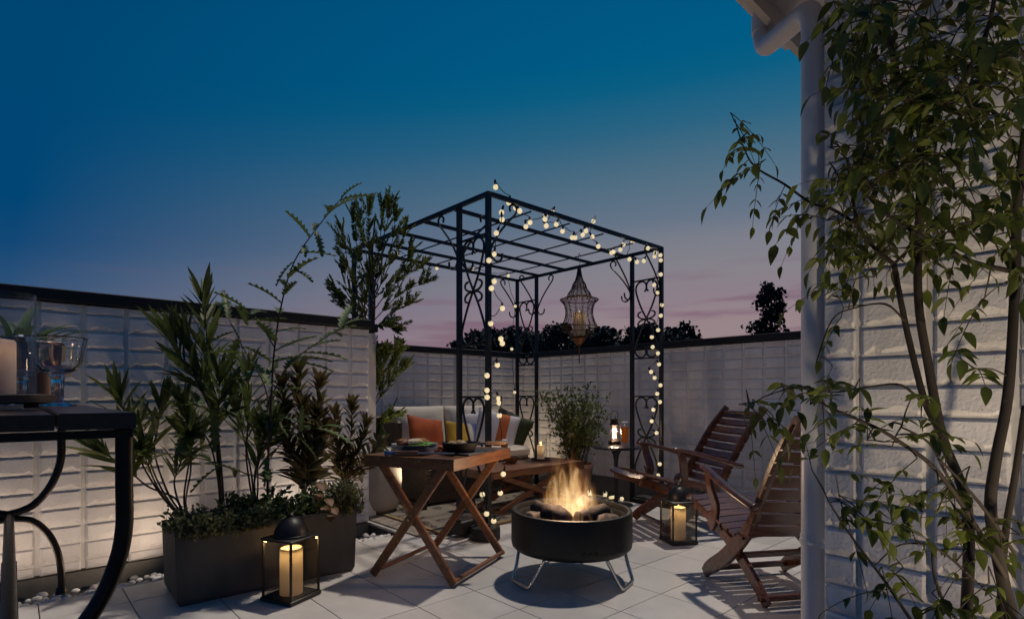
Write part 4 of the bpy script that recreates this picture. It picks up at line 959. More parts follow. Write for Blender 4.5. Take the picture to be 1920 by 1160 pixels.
# ---- bar table at the left edge
bt = thing('bar_table', 'tall rustic table of dark slabs on curved iron frame at left', 'table', (0, 1.5, 0))
TZ2 = .961
for x0, x1, dz in ((.075, .212, 0), (-.085, .069, -.002), (-.24, -.090, .001)):
    m = MB(); n = 18; vs = []
    for i in range(n + 1):
        y = 1.50 + 2.15 * i / n + (rnd(-.004, .004) if i in (0, n) else 0); j = [rnd(-.0025, .0025) for _ in range(4)]
        for (x, z) in ((x0 + j[0], TZ2 - .036), (x1 + j[1], TZ2 - .036), (x1 + j[1], TZ2 - .004), (x1 - .004 + j[1], TZ2 + dz + j[2] * .3), (x0 + .004 + j[0], TZ2 + dz + j[3] * .3), (x0 + j[0], TZ2 - .004)): vs.append((x, y, z))
    fs = [(i * 6 + k, i * 6 + (k + 1) % 6, i * 6 + 6 + (k + 1) % 6, i * 6 + 6 + k) for i in range(n) for k in range(6)] + [(5, 4, 3, 2, 1, 0), tuple(n * 6 + k for k in range(6))]
    m.add(vs, fs); m.build('slab', M_oldwood, bt, True, True)
M_bt = mat('dark_iron_tube', (.030, .024, .022), .38, metal=.6, var=.4, vscale=14, bump=.25, bscale=50)
for x in (-.215, .195): MB().box((x, 2.57, .913), (.032, 2.08, .018)).build('frame_rail', M_bt, bt, False, True)
for y in (1.535, 3.60):
    MB().box((-.01, y, .9125), (.44, .032, .0175)).build('frame_rail', M_bt, bt, False, True)
    for s_ in (1, -1):
        e = .195 if s_ > 0 else -.215
        MB().tube(crom([(e, y, .905), (e, y, .80), (e, y, .70), (e * .93, y, .62), (e * .74, y, .53), (e * .42, y, .455), (0, y, .425)], 5), .0175, 12).build('upper_arc', M_bt, bt, True, True)
        MB().tube(crom([(0, y, .405), (e * .42, y, .385), (e * .74, y, .31), (e * .93, y, .21), (e, y, .10), (e * 1.0, y, .0)], 5), .0155, 12).build('lower_arc', M_bt, bt, True, True)
        MB().lathe([(0, 0), (.026, 0), (.021, .03), (.017, .035)], 12, (e, y, 0)).build('foot', M_bt, bt, True, True)
MB().tube([(0, 3.6, .415), (0, 1.53, .415)], .018, 10).build('stretcher', M_bt, bt, True, True)
MB().tube([(.0, 2.62, .415), (.0, 2.62, .2), (.0, 2.62, .002)], [.021, .026, .036], 12).build('pedestal', M_bt, bt, True, True)
# things on it
tz = TZ2 + .003
pl = Vector((-.015, 2.03, tz)); 
t = thing('wooden_plate', 'thick grey wooden plate under the candle glass on bar table', 'plate', pl)
MB().lathe([(0, .012), (.092, .012), (.112, .016), (.114, .036), (.110, .038), (0, .036)], 40, cap=False).build('disc', M_platewood, t)
for k in range(3): MB().box((.06 * math.cos(k * 2.1), .06 * math.sin(k * 2.1), .006), (.03, .03, .0115)).build('foot', M_platewood, t, False)
candle('pillar_candle', 'tall pinkish lit candle in glass cylinder on the bar table', pl + Vector((-.008, .0, .039)), .038, .145, mat('pink_wax', (.70, .60, .56), .5, transl=.3, var=.08, vscale=5), .16)
o = MB().lathe([(.070, 0), (.072, .003), (.072, .268), (.0715, .271), (.0705, .271), (.0695, .268), (.0695, .004)], 40, cap=False).build('hurricane_glass', M_hur); o.location = pl + Vector((0, 0, .0385)); tag(o, 'tall clear glass cylinder round candle on bar table', 'glass')
def goblet(label, loc, s=1.0):
    prof = [(0, .0), (.050, .0), (.052, .003), (.040, .007), (.018, .013), (.022, .018), (.015, .023), (.020, .030), (.014, .036), (.0165, .062), (.016, .088), (.023, .093), (.016, .099), (.022, .104), (.048, .116), (.062, .134), (.067, .16), (.070, .19), (.077, .218), (.080, .222)]
    inn = [(.0775, .222), (.0745, .217), (.0675, .19), (.0645, .16), (.058, .137), (.045, .122), (.02, .114), (0, .113)]
    fl_ = lambda a: 1 + .028 * math.cos(10 * a)
    o = MB().lathe([(r * s, z * s) for r, z in prof + inn], 48, cap=False, wob=fl_).build('goblet', M_glass, None, 'all'); o.location = loc; return tag(o, label, 'goblet', 'glass goblets on the bar table')
goblet('heavy clear glass goblet nearest the table end', Vector((.112, 2.27, tz)), .98)
goblet('clear glass goblet half behind the candle cylinder', Vector((-.06, 2.42, tz)), .98)
goblet('clear glass goblet standing between the two others', Vector((.03, 2.56, tz)), .98)
bk = thing('copper_bucket', 'copper drinks bucket with square brass handle behind the goblets', 'bucket', (.085, 3.02, tz))
MB().lathe([(0, .0), (.082, .0), (.086, .004), (.096, .26), (.099, .264), (.096, .267), (.092, .262), (.083, .008), (0, .008)], 40, cap=False).build('body', M_copper, bk)
hv = Vector((sA, -cA, 0))
for s_ in (1, -1):
    p0 = hv * s_ * .094
    MB().bar([p0 + Vector((0, 0, .235)), p0 + hv * s_ * .030 + Vector((0, 0, .235)), p0 + hv * s_ * .032 + Vector((0, 0, .232)), p0 + hv * s_ * .032 + Vector((0, 0, .115))], .028, .006, up=hv.cross(Vector((0, 0, 1)))).build('handle', M_brass, bk) if False else MB().box(p0 + hv * s_ * .030 + Vector((0, 0, .175)), (.006, .030, .125), rz=math.atan2(hv.y, hv.x)).build('handle', M_brass, bk, False)
    MB().box(p0 + hv * s_ * .012 + Vector((0, 0, .236)), (.040, .022, .005), rz=math.atan2(hv.y, hv.x)).build('handle_arm', M_brass, bk, False)
ice = MB(); rg = random.Random(5)
for k in range(40):
    a, rr = rg.uniform(0, 6.28), .082 * math.sqrt(rg.random()); ice.box((rr * math.cos(a), rr * math.sin(a), .252 + rg.uniform(0, .016)), (.022, .022, .02), M=Matrix.Rotation(rg.uniform(0, 3), 4, rvec()), bev=.003)
io = ice.build('crushed_ice', mat('ice', (.8, .8, .8), .2), None); io.location = (.085, 3.02, tz); io['kind'] = 'stuff'; tag(io, 'crushed ice heaped in the copper bucket', 'ice')
sp_ = thing('spider_plant', 'arching green spider plant at far end of the bar table', 'plant', (.03, 3.42, tz))
MB().lathe([(0, 0), (.06, 0), (.08, .14), (.083, .145), (.077, .145), (.072, .125), (0, .125)], 28, cap=False).build('pot', M_wpot, sp_)
Ms = []
for k in range(34):
    a = rnd(0, 6.28); el = rnd(.35, 1.3); d = Vector((math.cos(a) * math.cos(el), math.sin(a) * math.cos(el), math.sin(el)))
    Ms.append(leafM(Vector((.03, 3.42, tz + .12)) + Vector((d.x, d.y, 0)) * .02, d, (0, 0, 1), rnd(.28, .46), 1.0))
for px, py in ((128, 602), (148, 620), (68, 566), (102, 630)):
    p0 = Vector((.03, 3.42, tz + .15)); q = W(px, py, 2.8); d = q - p0; Ms.append(leafM(p0, d + Vector((0, 0, .12)), (0, 0, 1), d.length * 1.25, 1.1))
place_leaves(Ms, 'strap', L_spi, sp_, 38)

# ================================================================== plants
def stem(m, pts, r0, r1, parent, name='stem', n=7):
    p = crom(pts, 5); k = len(p); MB().tube(p, [r0 + (r1 - r0) * i / (k - 1) for i in range(k)], n).build(name, m, parent, 'all', True); return p
pt = thing('planter_box', 'long grey planter box against the white block wall', 'planter', (1.03, 3.15, 0), R(-2.2))
def tapered(m, x, y, z0, z1, ins, wall=.02):
    o = [(-x, -y), (x, -y), (x, y), (-x, y)]; vs = []
    def ring(s_, z): return [(a * s_[0], b * s_[1], z) for a, b in o]
    a = (1 - ins * 1.5, 1 - ins * 2); vs += ring(a, z0); vs += ring((1 - ins * .8, 1 - ins), z0 + .02); vs += ring((1, 1), z1); w = (1 - wall / x, 1 - wall / y); vs += ring(w, z1); vs += ring(w, z1 - .05)
    fs = [(3, 2, 1, 0)] + [(q * 4 + k, q * 4 + (k + 1) % 4, q * 4 + 4 + (k + 1) % 4, q * 4 + 4 + k) for q in range(4) for k in range(4)]
    return m.add(vs, fs)
tapered(MB(), .45, .19, .003, .35, .03).build('box', M_planter, pt, False)
MB().box((0, 0, .27), (.86, .335, .10)).build('soil', M_soil, pt, False)
PB = .315
def whorl(p, d, n, L, spread, Ms, wf=1.0, droop=.0):
    d = d.normalized(); a0 = rnd(0, 6.28); X = d.orthogonal().normalized(); Y = d.cross(X)
    for k in range(n):
        a = a0 + 2.4 * k; e = spread * rnd(.6, 1.25); q = (d * math.cos(e) + (X * math.cos(a) + Y * math.sin(a)) * math.sin(e)); q.z -= droop
        Ms.append(leafM(p + d * rnd(-.012, .012), q, d + rvec() * .25, L * rnd(.75, 1.15), wf))
def shrub(name, label, base_px, stems, lf, kind, L, m_leaf, m_stem, indiv, n_top=9, spacing=.03, frac=.4, spread=.75, cat='plant', r=.006, more=0):
    b0 = G(*base_px, PB); t = thing(name, label, cat, (b0.x, b0.y, PB), 0, 'shrubs in the grey planter'); Ms = []
    ex = []
    for q in range(more):
        s0 = random.choice(stems); k_ = rnd(.45, .95); dx_ = rnd(-38, 38); ex.append([(base_px[0] + (x - base_px[0]) * k_ + dx_ * (i + 1) / len(s0), base_px[1] + (y - base_px[1]) * k_, dd + rnd(-.12, .12)) for i, (x, y, dd) in enumerate(s0)])
    for st_ in stems + ex:
        d0 = proj(b0)[2]; pts = [b0 + Vector((rnd(-.015, .015), rnd(-.015, .015), -.01))]
        for (px, py, dd) in st_: pts.append(W(px, py, d0 + dd))
        p = stem(m_stem, pts, r, r * .45, t); n = len(p)
        tot = sum((a - b).length for a, b in zip(p[:-1], p[1:])); acc = 0
        for i in range(1, n):
            acc += (p[i] - p[i - 1]).length
            u = sum((a - b).length for a, b in zip(p[:i], p[1:i + 1])) / tot
            if u > 1 - frac and acc > spacing: acc = 0; whorl(p[i], p[i] - p[i - 1], lf, L * (1.1 - .35 * u), spread * (1.35 - .5 * u), Ms)
        whorl(p[-1], p[-1] - p[-3], n_top, L * .85, spread * .55, Ms)
    place_leaves(Ms, kind, m_leaf, t, indiv); return t
shrub('oleander', 'tall narrow leaved shrub with top above the wall coping', (418, 965), [[(408, 830, .02), (392, 720, .04), (388, 640, .05), (383, 575, .05)], [(402, 800, .0), (378, 730, -.02), (345, 680, -.03), (325, 640, -.04)], [(410, 840, 0), (396, 740, .03), (372, 690, .04), (352, 640, .05)]], 3, 'ole', .27, L_ole, M_bark, 100, 10, .034, .36, .66, more=2)
shrub('oleander', 'leaning narrow leaved shrub at left end of grey planter', (352, 975), [[(300, 925, .0), (262, 860, .05), (238, 790, .08), (225, 750, .08)], [(318, 930, .02), (290, 850, .1), (296, 800, .1), (300, 770, .1)], [(330, 935, -.03), (278, 912, -.05), (240, 880, -.06), (205, 855, -.08)], [(345, 930, .1), (356, 850, .1), (352, 790, .1), (348, 765, .1)]], 3, 'ole', .24, L_ole, M_bark, 100, 9, .036, .34, .75, more=4)
shrub('oleander', 'upright narrow leaved shrub in middle of grey planter', (478, 962), [[(462, 860, .02), (466, 780, .02), (466, 715, .02)], [(470, 880, .08), (452, 800, .1), (440, 750, .1)]], 3, 'ole', .24, L_ole, M_bark, 80, 9, .036, .42, .62, more=3)
shrub('drumstick_bush', 'bushy shrub with reddish tips behind the front lantern', (568, 950), [[(566, 850, .02), (562, 760, .02), (560, 705, .02)], [(560, 870, 0), (535, 800, .0), (530, 730, 0)], [(575, 870, .0), (592, 800, .02), (598, 725, .02)], [(570, 880, -.05), (580, 820, -.06), (570, 770, -.07)]], 5, 'red', .145, L_red, M_bark, 80, 13, .024, .8, .85, r=.005, more=3)
shrub('drumstick_bush', 'smaller red tipped shrub at right end of grey planter', (652, 930), [[(652, 870, .0), (658, 810, .0), (660, 765, .0)], [(646, 880, .03), (632, 820, .03), (628, 780, .03)], [(656, 880, -.02), (676, 830, -.02), (684, 800, 0)]], 5, 'red', .125, L_red, M_bark, 70, 12, .022, .8, .85, r=.0045, more=2)
# tall serrated plant
b0 = G(502, 958, PB); gv = thing('grevillea', 'tall sparse plant with serrated leaves in grey planter', 'plant', (b0.x, b0.y, PB), 0, 'shrubs in the grey planter'); Ms = []
gst = [[(502, 880), (508, 760), (514, 660), (528, 570), (552, 490), (600, 420), (640, 372)], [(508, 790), (495, 720), (455, 650), (425, 590)], [(510, 740), (545, 680), (600, 640), (645, 610)], [(504, 850), (478, 800), (420, 770), (370, 760)], [(505, 860), (540, 820), (600, 800)], [(514, 650), (490, 610), (460, 580), (440, 572)], [(500, 900), (440, 880), (380, 860), (310, 850)]]
for s_ in gst:
    pts = ([b0] if s_ is gst[0] else []) + [W(a, b, 3.02 + .06 * math.sin(i + a)) if s_ is not gst[0] else W(a, b, 3.02) for i, (a, b) in enumerate(s_)]
    p = stem(mat('red_stem', (.050, .022, .020), .6), pts, .0072 if s_ is gst[0] else .0036, .002, gv, 'stem' if s_ is gst[0] else 'branch')
    acc = 0
    for i in range(4, len(p)):
        acc += (p[i] - p[i - 1]).length
        if acc > .040:
            acc = 0; d = (p[i] - p[i - 1]).normalized(); q = d * .45 + rvec(); Ms.append(leafM(p[i], q, (0, 0, 1), rnd(.14, .25), rnd(.75, 1.05)))
    Ms.append(leafM(p[-1], p[-1] - p[-3], (0, 0, 1), .14))
place_leaves(Ms, 'grev', L_gre, gv, 90)
# low planting
def cover(label, n, cells, L, m, kind='tiny', name='ground_cover', top=.07):
    t = thing(name, label, 'ground cover', (1.03, 3.15, PB)); t['kind'] = 'stuff'; Ms = []; tw = MB()
    for k in range(n):
        x0, x1, y0, y1 = random.choice(cells); x, y = rnd(x0, x1), rnd(y0, y1); hh = rnd(.02, top); lean = Vector((rnd(-.035, .035), rnd(-.04, .03), 0)) 
        if y < 3.06: lean.y -= .02
        a, b = Vector((x, y, PB)), Vector((x, y, PB + hh)) + lean; tw.tube([a, (a + b) / 2 + lean * .2, b], .0011, 3)
        for j in range(9): 
            p = a.lerp(b, .3 + .7 * j / 8); Ms.append(leafM(p, rvec() + Vector((0, 0, .5)), rvec(), L * rnd(.7, 1.3)))
    tw.build('twigs', M_twig, t, False, True, 'stuff'); place_leaves(Ms, kind, m, t, 0)
cover('fine variegated ground cover spilling over left half of grey planter', 420, [(.59, 1.04, 2.96, 3.10), (.57, .8, 3.0, 3.3), (.6, 1.0, 2.95, 3.0)], .026, L_var, top=.11)
cover('fine pale leaved ground cover at right end of grey planter', 300, [(1.27, 1.47, 2.95, 3.2), (1.36, 1.5, 2.95, 3.1)], .025, L_var, top=.19)
cover('dark leafy herbs in middle of grey planter', 100, [(.98, 1.30, 2.98, 3.25), (.85, 1.1, 3.1, 3.3)], .042, L_herb, top=.16)
hh = thing('coral_bells', 'amber leaved plant at the rim of grey planter', 'plant', G(610, 948, PB)); Ms = []
for px, py in ((600, 905), (612, 935), (604, 950), (622, 952), (618, 965), (596, 925)): Ms.append(leafM(W(px, py, 2.98), (rnd(-.3, .6), -.8, -.3), (rnd(-.2, .2), -.5, 1), rnd(.05, .07)))
place_leaves(Ms, 'heu', L_heu, hh, 10)
MB().tube([G(610, 960, PB), W(606, 930, 3.0)], .003, 5).build('stem', M_twig, hh, True, True)

# conifer like tree in the pale pot by the wall end
TB = Vector((2.30, 4.27, 0))
tp = thing('stone_pot', 'pale rounded stone pot at the end of block wall', 'pot', (2.33, 4.27, .010))
MB().lathe([(0, 0), (.11, 0), (.165, .04), (.195, .12), (.20, .25), (.195, .44), (.205, .45), (.205, .465), (.185, .465), (.18, .40), (0, .40)], 40, cap=False).build('body', M_wpot, tp); MB().lathe([(0, .41), (.179, .41)], 24).build('soil', M_soil, tp)
tr = thing('podocarpus_tree', 'slim evergreen tree with feathery branches by the wall end', 'tree', (2.30, 4.27, .42)); Ms = []
def TD_(px, py, dd=0): return W(px, py, 4.70 + dd)
trunk = stem(M_bark, [(2.30, 4.27, .40), TD_(700, 780), TD_(699, 660), TD_(702, 560), TD_(698, 480), TD_(704, 400)], .014, .006, tr, 'trunk')
br_px = [((702, 590), (650, 520), (630, 420)), ((700, 570), (665, 470), (650, 395)), ((700, 540), (690, 450), (690, 385)), ((700, 560), (715, 450), (718, 380)), ((702, 540), (740, 460), (748, 395)), ((702, 560), (745, 480), (775, 430)), ((702, 580), (760, 520), (812, 500)), ((702, 600), (760, 550), (822, 528)), ((702, 620), (745, 585), (782, 568)), ((700, 600), (650, 565), (615, 545)), ((700, 610), (655, 590), (628, 560)), ((700, 540), (660, 480), (628, 465)), ((702, 500), (730, 420), (735, 385)), ((702, 610), (725, 610), (748, 620)),
         ((702, 750), (735, 700), (758, 652)), ((702, 760), (740, 715), (770, 690)), ((702, 740), (720, 690), (730, 660)), ((702, 780), (715, 800), (708, 845)), ((702, 790), (725, 790), (738, 775)), ((702, 730), (705, 690), (712, 668)), ((702, 720), (740, 680), (752, 665)), ((702, 560), (675, 440), (668, 410)), ((702, 580), (640, 540), (640, 500)), ((702, 560), (770, 500), (780, 470))]
br_px = [tuple((702 + (x - 702) * .84, y) for x, y in b) for b in br_px]
for b in br_px:
    dz = rnd(-.22, .22); p = stem(M_bark, [TD_(*b[0]), TD_(*b[1], dz * .6), TD_(*b[2], dz)], .005, .0018, tr, 'branch', 5)
    for s in range(5):
        i0 = int(len(p) * (.25 + .16 * s)); base = p[min(i0, len(p) - 1)]; dirm = (p[-1] - p[0]).normalized()
        for rep in range(3):
            d = (dirm * 1.0 + rvec() * .55 + Vector((0, 0, .25))).normalized(); ln_ = rnd(.08, .19) if s < 4 else rnd(.08, .15)
            side = d.cross(rvec()).normalized()
            for k in range(16):
                q = base + d * ln_ * k / 15
                for sg in (1, -1): Ms.append(leafM(q, d * .9 + side * sg * .7 + rvec() * .2, rvec(), rnd(.028, .042), 1.1))
place_leaves(Ms, 'needle', L_pod, tr, 0)

# potted bush in front of the back wall
BB = Vector((4.62, 4.05, LOW - .018))
tb = thing('terracotta_pot', 'terracotta pot behind the coffee table', 'pot', BB); MB().lathe([(0, 0), (.13, 0), (.135, .01), (.185, .50), (.195, .51), (.195, .55), (.18, .55), (.172, .50), (0, .50)], 40, cap=False).build('body', M_terra, tb); MB().lathe([(0, .515), (.17, .515)], 24).build('soil', M_soil, tb)
bu = thing('nandina_bush', 'airy potted bush with tiny leaves before the back wall', 'bush', BB + Vector((0, 0, .51))); Ms = []
for k in range(50):
    a = rnd(0, 6.28); rr = rnd(.05, .50); hh_ = rnd(.35, .95) * (1 - .35 * rr); top_ = BB + Vector((rr * math.cos(a), rr * math.sin(a), .51 + hh_)); b_ = BB + Vector((rnd(-.08, .08), rnd(-.08, .08), .50))
    p = stem(M_bark, [b_, b_.lerp(top_, .5) + Vector((0, 0, .08)), top_], .005, .002, bu, 'stem', 5)
    for j in range(8):
        i0 = int(len(p) * (.35 + .65 * j / 8)); d0 = (rvec() + Vector((0, 0, .3))).normalized(); L_ = rnd(.10, .20); base = p[min(i0, len(p) - 1)]
        for m_ in range(10):
            u = m_ / 9; q = base + d0 * L_ * u - Vector((0, 0, .06 * u * u)); Ms.append(leafM(q, d0 * .5 + rvec(), (0, 0, 1) if random.random() < .6 else rvec(), rnd(.030, .052), 1.15))
place_leaves(Ms, 'nan', L_nan, bu, 0)

# ---- big tree in front of the house wall
at = thing('ash_tree', 'leafy tree with several stems in front of house wall', 'tree', (1.35, .42, -.02)); Ms = []
def cl(px, py, d):
    p = W(px, py, d)
    while p.x > HX - .06 and d > .7: d -= .03; p = W(px, py, d)
    return p
SK = []
def limb(pts, r0, r1, name='trunk', m=M_bark2):
    p = stem(m, [cl(*q) for q in pts], r0, r1, at, name, 9 if r0 > .006 else 6); SK.append(p); return p
limb([(1805, 1300, 1.36), (1812, 1160, 1.36), (1817, 1000, 1.37), (1805, 915, 1.38), (1768, 820, 1.40), (1742, 690, 1.42), (1722, 560, 1.42), (1724, 400, 1.40), (1728, 250, 1.38)], .0135, .0085)
limb([(1728, 250, 1.38), (1716, 225, 1.36), (1685, 150, 1.32), (1665, 60, 1.28), (1650, -60, 1.22)], .0085, .005, 'limb'); limb([(1728, 250, 1.38), (1755, 215, 1.37), (1800, 160, 1.33), (1850, 60, 1.28), (1870, -40, 1.2)], .0075, .004, 'limb')
limb([(1768, 815, 1.40), (1735, 755, 1.43), (1705, 640, 1.46), (1690, 570, 1.47), (1676, 495, 1.47)], .0085, .0065); limb([(1676, 495, 1.47), (1645, 470, 1.48), (1612, 430, 1.48), (1600, 380, 1.46), (1590, 300, 1.44)], .006, .003, 'limb'); limb([(1676, 495, 1.47), (1702, 468, 1.45), (1712, 440, 1.44), (1730, 380, 1.42)], .0045, .003, 'limb')
limb([(1900, 1300, 1.26), (1896, 1160, 1.27), (1880, 1085, 1.27), (1858, 960, 1.28), (1866, 870, 1.28), (1890, 740, 1.28), (1902, 560, 1.27), (1908, 380, 1.25), (1925, 240, 1.2)], .0145, .008)
limb([(1878, 1300, 1.44), (1876, 1160, 1.44), (1884, 1010, 1.44), (1905, 880, 1.43), (1922, 760, 1.42)], .0095, .007)
limb([(1815, 960, 1.37), (1770, 880, 1.30), (1742, 830, 1.24), (1690, 800, 1.2)], .004, .002, 'limb'); limb([(1905, 510, 1.26), (1820, 490, 1.22), (1740, 450, 1.2), (1660, 400, 1.2), (1610, 350, 1.22)], .006, .002, 'limb')
limb([(1885, 1080, 1.26), (1820, 970, 1.18), (1755, 880, 1.12), (1690, 830, 1.1), (1640, 800, 1.1), (1570, 770, 1.12), (1530, 750, 1.14)], .0055, .002, 'limb')
limb([(1606, 420, 1.48), (1560, 392, 1.5), (1520, 380, 1.52), (1470, 345, 1.54), (1415, 312, 1.55), (1392, 270, 1.56), (1378, 225, 1.56)], .0045, .0016, 'limb')
limb([(1695, 600, 1.46), (1660, 570, 1.42), (1600, 578, 1.4), (1560, 600, 1.4), (1530, 680, 1.4)], .003, .0014, 'limb'); limb([(1735, 760, 1.42), (1690, 722, 1.38), (1630, 725, 1.36), (1560, 735, 1.34), (1500, 725, 1.34), (1430, 745, 1.36), (1395, 775, 1.36)], .0035, .0014, 'limb')
limb([(1905, 1040, 1.2), (1850, 960, 1.1), (1800, 900, 1.05), (1760, 860, 1.02)], .004, .002, 'limb'); limb([(1770, 1130, 1.3), (1752, 1080, 1.28), (1748, 1030, 1.28)], .004, .003, 'limb')
limb([(1720, 1180, 1.1), (1660, 1090, 1.14), (1600, 1010, 1.18), (1560, 950, 1.2), (1545, 920, 1.2)], .0035, .0014, 'limb'); limb([(1830, 1090, 1.2), (1760, 1030, 1.18), (1690, 1020, 1.18), (1640, 1060, 1.18)], .003, .0014, 'limb')
flat_sk = [q for p in SK for q in p]
def spray(base, d, L, n, leafL, twig):
    pts = []
    for i in range(9):
        u = i / 8; pts.append(base + d * L * u - Vector((0, 0, .35 * L * u * u)))
    twig.tube(pts, [.0013, .0012, .0012, .0011, .0010, .0009, .0008, .0007, .0006], 4)
    side = d.cross(Vector((0, 0, 1)))
    side = side.normalized() if side.length > .05 else Vector((1, 0, 0))
    for k in range(n):
        i = 2 + int(6 * k / n); p = pts[i]; tg = (pts[i] - pts[i - 1]).normalized()
        for sg in (1, -1):
            q = tg * .55 + side * sg * .85 + Vector((0, 0, -.35)) + rvec() * .3
            Ms.append(leafM(p, q, Vector((0, 0, 1)) + rvec() * .45, leafL * rnd(.75, 1.2), rnd(.8, 1.1)))
    Ms.append(leafM(pts[-1], pts[-1] - pts[-2] + Vector((0, 0, -.02)), Vector((0, 0, 1)) + rvec() * .3, leafL * 1.1))
REG = [(1560, -20, 1920, 120, 66, .95, 1.6), (1500, 90, 1560, 230, 5, 1.15, 1.5), (1560, 60, 1720, 330, 60, 1.15, 1.7), (1550, 250, 1780, 480, 84, 1.3, 1.7), (1700, 90, 1920, 420, 74, .95, 1.5), (1535, 330, 1600, 560, 13, 1.3, 1.6), (1740, 380, 1920, 520, 9, 1.1, 1.45), (1525, 590, 1565, 720, 7, 1.35, 1.5), (1470, 715, 1600, 850, 10, 1.1, 1.4), (1600, 730, 1760, 830, 9, 1.1, 1.4), (1780, 560, 1900, 700, 4, 1.2, 1.4), (1740, 900, 1920, 1160, 20, 1.05, 1.35), (1690, 880, 1800, 980, 8, 1.05, 1.3), (1560, 920, 1700, 1120, 8, 1.1, 1.25), (1400, 730, 1470, 790, 5, 1.3, 1.42), (1350, 215, 1420, 380, 9, 1.5, 1.6), (1440, 330, 1520, 420, 6, 1.45, 1.6), (1620, 880, 1700, 960, 5, 1.1, 1.3)]
tw = MB(); cand = []
for (x0, y0, x1, y1, n, d0, d1) in REG:
    for k in range(n):
        c = cl(rnd(x0, x1), rnd(y0, y1), rnd(d0, d1)); q = proj(c)
        if q[0] < 1585 and not (200 < q[1] < 450 and q[0] < 1510) and not (690 < q[1] < 900) and random.random() < .5: continue
        cand.append(c)
SKA = np.array([tuple(q) for q in flat_sk])
def nearest(c): 
    e = np.linalg.norm(SKA - np.array(c), axis=1); i = int(e.argmin()); return Vector(SKA[i]), float(e[i])
cand.sort(key=lambda c: nearest(c)[1])
for c in cand:
    near, dist = nearest(c); v = c - near
    out_d = (v.normalized() * .8 + rvec() * .6 + Vector((-.2, .08, -.1))).normalized(); L = rnd(.10, .17); b0 = c - out_d * L * .5
    near, dist = nearest(b0); mid = near.lerp(b0, .5) + rvec() * dist * .04 + Vector((0, 0, dist * .06)); pth = crom([near, mid, b0], 5)
    tw.tube(pth, [.0019 - .0007 * i / (len(pth) - 1) for i in range(len(pth))], 5); SKA = np.vstack([SKA, np.array([tuple(q) for q in pth[3:]])])
    spray(b0, out_d, L, random.choice((2, 3, 3, 4)), rnd(.030, .052) if proj(c)[1] < 500 else rnd(.028, .046), tw)
tw.build('twigs', M_twig, at, False, True, 'stuff')
def keep(M):
    q = proj(M.translation)
    if M.translation.x > HX - .035: return False
    return True
Ms = [M for M in Ms if keep(M)]
place_leaves(Ms, 'ash', L_ash, at, 290)
bed2 = MB(); bed2.box((1.55, .15, -.03), (1.1, .9, .10)); so2 = bed2.build('planting_bed', M_soil, None, False); struct(so2)

# ---- trees beyond the walls
def far_tree(name, label, px, py_top, d, wpx, m, n, conifer=False, group='trees beyond the back wall'):
    top_ = W(px, py_top, d); wr = wpx * d / FPX / 2; b = Vector((top_.x, top_.y, -3)); t = thing(name, label, 'tree', b, 0, group); H = top_.z + 3
    MB().tube([b, b + Vector((0, 0, H * .5)), b + Vector((0, 0, H * .93))], [.03 * H, .02 * H, .004 * H], 7).build('trunk', mat('far_bark', (.02, .018, .018), .9), t, True, True)
    vs = []; fs = []; rg = random.Random(int(px)); cl_ = []
    if conifer:
        for k in range(34):
            z = H * (.25 + .74 * k / 33); rr = wr * (1.15 - .75 * (k / 33)) * rg.uniform(.6, 1.2); a = rg.uniform(0, 6.28); cl_.append((Vector((rr * .62 * math.cos(a), rr * .62 * math.sin(a), z)), rr * .62, .24 * wr))
    else:
        for k in range(44):
            q = rg.uniform(-.5, .96); z = H * (.72 + .27 * q); a = rg.uniform(0, 6.28); rr = wr * math.sqrt(max(.02, 1 - max(0, q) ** 2)) * math.sqrt(rg.random()) * .85
            cl_.append((Vector((rr * math.cos(a), rr * math.sin(a), z)), wr * rg.uniform(.2, .34), wr * rg.uniform(.14, .26)))
    for k in range(n):
        c, r1, r2 = rg.choice(cl_); v = Vector((max(-1, min(1, rg.gauss(0, .5))) * r1, max(-1, min(1, rg.gauss(0, .5))) * r1, max(-1, min(1, rg.gauss(0, .5))) * r2)); s = wr * rg.uniform(.05, .11)
        a_ = Vector((rg.gauss(0, 1), rg.gauss(0, 1), rg.gauss(0, 1))).normalized(); b_ = a_.orthogonal().normalized(); e = a_.cross(b_)
        o = len(vs); p = c + v; vs += [p + b_ * s, p + e * s * .7, p - b_ * s, p - e * s * .7]; fs.append((o, o + 1, o + 2, o + 3))
    me = bpy.data.meshes.new('crown'); me.from_pydata([tuple(v) for v in vs], [], fs); link('crown', me, m, t)
FT = [(905, 622, 34, 90, 'low far tree seen between the two nearest pergola posts'), (955, 617, 36, 80, 'dark far tree just left of the rear pergola panel'), (1000, 622, 33, 70, 'small far tree behind the rear pergola panel'), (1045, 610, 31, 80, 'round dark far tree just left of the hanging lantern'), (1118, 612, 33, 90, 'broad dark far tree just right of the hanging lantern'), (1172, 618, 36, 70, 'far tree behind the left of the right pergola posts'), (1222, 609, 34, 80, 'far tree seen through the right scroll panel'), (1272, 607, 32, 80, 'tall rounded far tree right of the pergola'), (1308, 628, 35, 50, 'low far tree at right end of the treeline'), (868, 632, 35, 60, 'low far tree at left end of the treeline'), (1085, 628, 38, 80, 'far tree directly behind the hanging lantern')]
for px, py, d, w, lab in FT: far_tree('far_tree', lab, px, py, d, w * 1.35, L_far, 3600)
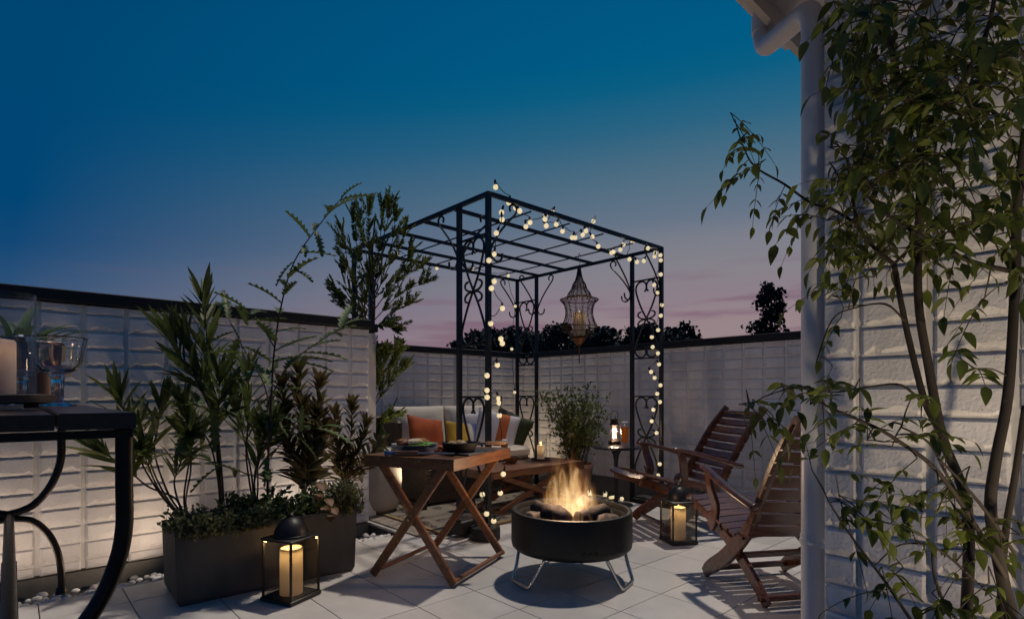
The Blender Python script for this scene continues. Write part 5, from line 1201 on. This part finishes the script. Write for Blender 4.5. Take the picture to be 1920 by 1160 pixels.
far_tree('far_conifer', 'lone tall conifer silhouette beyond the back wall', 1446, 536, 42, 96, L_far2, 4200, True)

# ---- garden uplights (their glow shows on the walls behind planter, sofa and tree; one front fill added)
def uplight(label, loc, target, energy, spot=120, col=(1, .76, .48), blend=.6):
    t = thing('garden_spotlight', label, 'light', loc, 0, 'garden spotlights'); d = (Vector(target) - Vector(loc)).normalized()
    MB().tube([-d * .05 + Vector((0, 0, .05)), d * .03 + Vector((0, 0, .05))], [.026, .032], 14).build('head', M_lan, t)
    MB().tube([d * .031 + Vector((0, 0, .05)), d * .034 + Vector((0, 0, .05))], .027, 14).build('lens', emis('spot_lens', col, 3) if 'spot_lens' not in bpy.data.materials else bpy.data.materials['spot_lens'], t)
    MB().tube([(0, 0, -.03), (0, 0, .035)], .008, 8).build('spike', M_lan, t)
    l_ = bpy.data.lights.new('spot', 'SPOT'); l_.energy = energy; l_.color = col; l_.spot_size = R(spot); l_.spot_blend = blend; l_.shadow_soft_size = .03
    o = bpy.data.objects.new('spot', l_); C.objects.link(o); o.parent = t; o.location = d * .045 + Vector((0, 0, .05)); o.rotation_euler = d.to_track_quat('-Z', 'Y').to_euler()
uplight('small black spotlight hidden behind left end of grey planter', (.72, 3.60, .0), (.25, 4.0, .45), 6, 150, (1, .76, .54))
uplight('small black spotlight hidden behind right end of grey planter', (1.55, 3.62, .0), (1.6, 4.0, .9), 6, 140, (1, .80, .60))
uplight('small black spotlight in the drain strip left of the bar table', (-.12, 3.64, .0), (.15, 4.0, .55), 4, 150, (1, .76, .54))
uplight('small black spotlight behind the sofa in the corner', (4.75, 5.25, LOW + .0), (4.95, 5.7, 1.0), 18, 155)
uplight('small black spotlight added out of view to front light the leafy tree', (1.0, -.50, .15), (1.80, .42, 1.32), 44, 62, (1, .80, .54))  # added beyond the frame to brighten leaves and house wall from the front
uplight('small black spotlight on the soil close to the house wall', (1.80, -.38, .03), (2.14, .40, .95), 15, 84, (1, .78, .54))
uplight('small black spotlight at foot of the slim evergreen tree', (2.62, 4.02, .012), (2.36, 4.24, 1.5), 28, 80)
